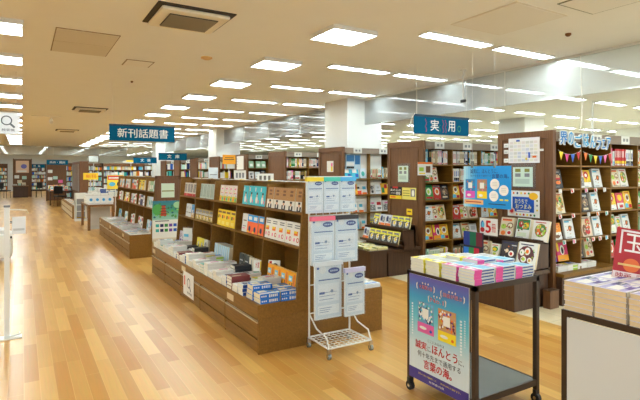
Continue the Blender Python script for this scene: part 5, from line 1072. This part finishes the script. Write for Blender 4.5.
for k in range(12): q.rect(w * .05, h * (.42 + .026 * k), w * .075, h * (.436 + .026 * k), -.004, (232, 238, 240)); q.rect(w * .87, h * (.4 + .026 * k), w * .9, h * (.416 + .026 * k), -.004, (232, 238, 240)); q.rect(w * .93, h * (.48 + .02 * k), w * .955, h * (.492 + .02 * k), -.004, (200, 220, 230))
q.obj('poster_sheet', e)
# piles on the cart: books' spines towards camera (-Y), fore edges to the aisle
cx_cols = [(CX0 + .006, 'aisle-side'), (CX0 + .2, 'middle'), (CX0 + .395, 'inner-side')]
CARTH = [[5, 5, 5, 5], [5, 6, 6, 5], [4, 5, 5, 4]]
for j, (xx, cn_) in enumerate(cx_cols):
    for i in range(4):
        key = 'cartpink' if (i < 2) else 'cartyellow'
        y = CY0 + .012 + i * .15
        me, w_, d_, t_, desc = FB[key]; z = CZ + .002
        for k in range(CARTH[j][i]):
            n_ = CARTH[j][i]; pos = 'topmost' if k == n_ - 1 else ('bottom' if k == 0 else f'{ORD[n_-1-k]} down')
            # turned so that the long side runs across and the spine looks to the camera side
            inst(me, 'novel', (xx + jr.uniform(-.002, .002), y + jr.uniform(-.003, .003), z), (0, 0, jr.uniform(-.015, .015)), f'{desc}, {pos}, {cn_} pile, {ORD[i]} back on the cart', 'book', 'novels piled on the cart')
            z += t_ + .0006

# ---------------------------------------------------------------- second table with thick novels
TX0, TX1, TY0, TY1 = 2.36, 3.24, .55, 1.53
t = empty('display_table', (0, 0, 0), 0, 'table with white side board and dark rim under the piles of thick novels', 'table')
MB().box(TX0, TY0, .82, TX1, TY1, .85, 'white', 'dark_metal').obj('table_top', t)
for (x, y) in ((TX0, TY1 - .03), (TX1 - .03, TY1 - .03), (TX0, TY0), (TX1 - .03, TY0)): MB().box(x, y, 0, x + .03, y + .03, .82, 'white', 'dark_metal').obj('leg', t)
tag(MB().box(TX0 - .003, TY0 + .03, .05, TX0 + .004, TY1 - .032, .815, 'white', 'white_panel').obj('side_board', t), 'plain white side board')
for i in range(6):
    for j in range(4):
        me, w_, d_, t_, desc = FB['purplewave']; n_ = [6, 6, 5, 5][j]
        if i == 5 and j == 3: continue
        y = TY1 - .158 - i * .158; z = .851; x = TX0 + .008 + j * .216
        if y < TY0: continue
        n_ = 6 if j == 0 else 6
        for k in range(n_):
            if j in (1, 2) and k < n_ - 2 and 0 < i < 5 and j == 2: continue_ = True
            pos = 'topmost' if k == n_ - 1 else ('bottom' if k == 0 else f'{ORD[n_-1-k]} down')
            inst(me, 'thick_novel', (x + jr.uniform(-.002, .002), y + jr.uniform(-.003, .003), z), (0, 0, jr.uniform(-.012, .012)), f'{desc}, {pos}, {ORD[j]} pile inward, {ORD[i]} row, white-sided table', 'book', 'thick novels on the white-sided table')
            z += t_ + .0005
for o in [o for o in bpy.data.objects if o.get('group') == 'thick novels on the white-sided table']: o.scale = (1, 1, .88)
z_ = .851
for o in [o for o in bpy.data.objects if o.get('group') == 'thick novels on the white-sided table']: o.location.z = .851 + (o.location.z - .851) * .9
# red film placard
t = empty('red_placard', (2.66, 1.44, .995), R(-38), 'red placard with a boxed white character and gold figures standing on the thick novels', 'placard')
t.rotation_euler = (R(-8), R(9), R(-42))
w, h = .42, .27
q = MB().box(0, 0, 0, w, .005, h, (186, 24, 34))
q.rect(0, 0, w, h * .15, -.001, (240, 224, 222)); q.text('映画『国宝』大ヒット', .015, h * .03, w - .01, h * .13, -.002, (180, 40, 60), 'print', .02)
for (a, b_, c_, d_) in ((.02, h * .5, .03, h - .01), (.02, h - .02, .15, h - .01), (.143, h * .42, .152, h - .04)): q.rect(a, b_, c_, d_, -.002, (244, 232, 228))
q.text('玉', .045, h * .55, .13, h * .9, -.002, (244, 236, 230), 'print', .03)
q.text('100', .16, h * .6, .3, h * .97, -.002, (240, 190, 40), 'print', .05); q.text('万部', .31, h * .62, .41, h * .9, -.002, (240, 190, 40), 'print', .03); q.text('大ヒット', .2, h * .47, .32, h * .56, -.002, (60, 20, 20), 'print', .02)
q.disc(.085, h * .29, .04, .036, -.002, (235, 110, 40)); q.rect(.02, h * .27, .15, h * .31, -.003, (240, 200, 120))
for k in range(6): q.disc(.18 + .045 * (k // 2), h * (.24 + .14 * (k % 2)), .016, .014, -.002, (226, 150, 50)); q.disc(.18 + .045 * (k // 2), h * (.24 + .14 * (k % 2)), .011, .009, -.003, (186, 24, 34))
q.obj('placard_board', t); MB().box(.15, .005, 0, .17, .06, .004, 'white', 'chrome').obj('foot', t)

# ---------------------------------------------------------------- white post stand and cart at the aisle's edge
t = empty('sign_post', (-.12, 5.45, 0), 0, 'white metal post on a flat foot with a hanging sheet, beside the open aisle', 'stand')
MB().box(-.022, -.012, .01, .022, .012, 1.22, 'white', 'white_metal').box(-.026, -.016, 1.22, .026, .016, 1.24, (120, 120, 120), 'print').obj('post', t, bevel=.003)
MB().box(-.16, -.06, 0, .12, .06, .01, 'white', 'white_metal').tube([(.02, .0, .012), (.1, .05, .014), (.1, .09, .014)], .008).obj('foot', t)
MB().tube([(.02, 0, 1.2), (.16, 0, 1.19), (.17, 0, 1.16)], .005).tube([(.02, 0, 1.08), (.06, 0, 1.08)], .005).obj('arm', t)
MB().box(.04, -.004, .97, .15, .004, 1.13, (226, 230, 232), 'print').rect(.05, 1.0, .14, 1.02, -.005, 'silver').box(.025, -.004, 1.07, .045, .004, 1.09, 'black', 'print').box(.025, -.004, .93, .04, .004, .95, 'black', 'print').obj('hanging_sheet', t)
t = empty('white_trolley', (-1.0, 9.9, 0), 0, 'low white rounded trolley on casters at the aisle edge behind the post', 'trolley')
MB().box(0, 0, .1, .86, .7, .5, 'white', 'white_metal').obj('body', t, bevel=.05); MB().box(.05, .05, .5, .8, .65, .56, (210, 212, 210), 'print').obj('tray', t)
for (x, y) in ((.05, .05), (.8, .05), (.05, .64), (.8, .64)): MB().tube([(x - .015, y, .04), (x + .015, y, .04)], .04, mat='black_rubber', n=12).box(x - .02, y - .02, .05, x + .02, y + .02, .1, 'white', 'chrome').obj('caster', t)
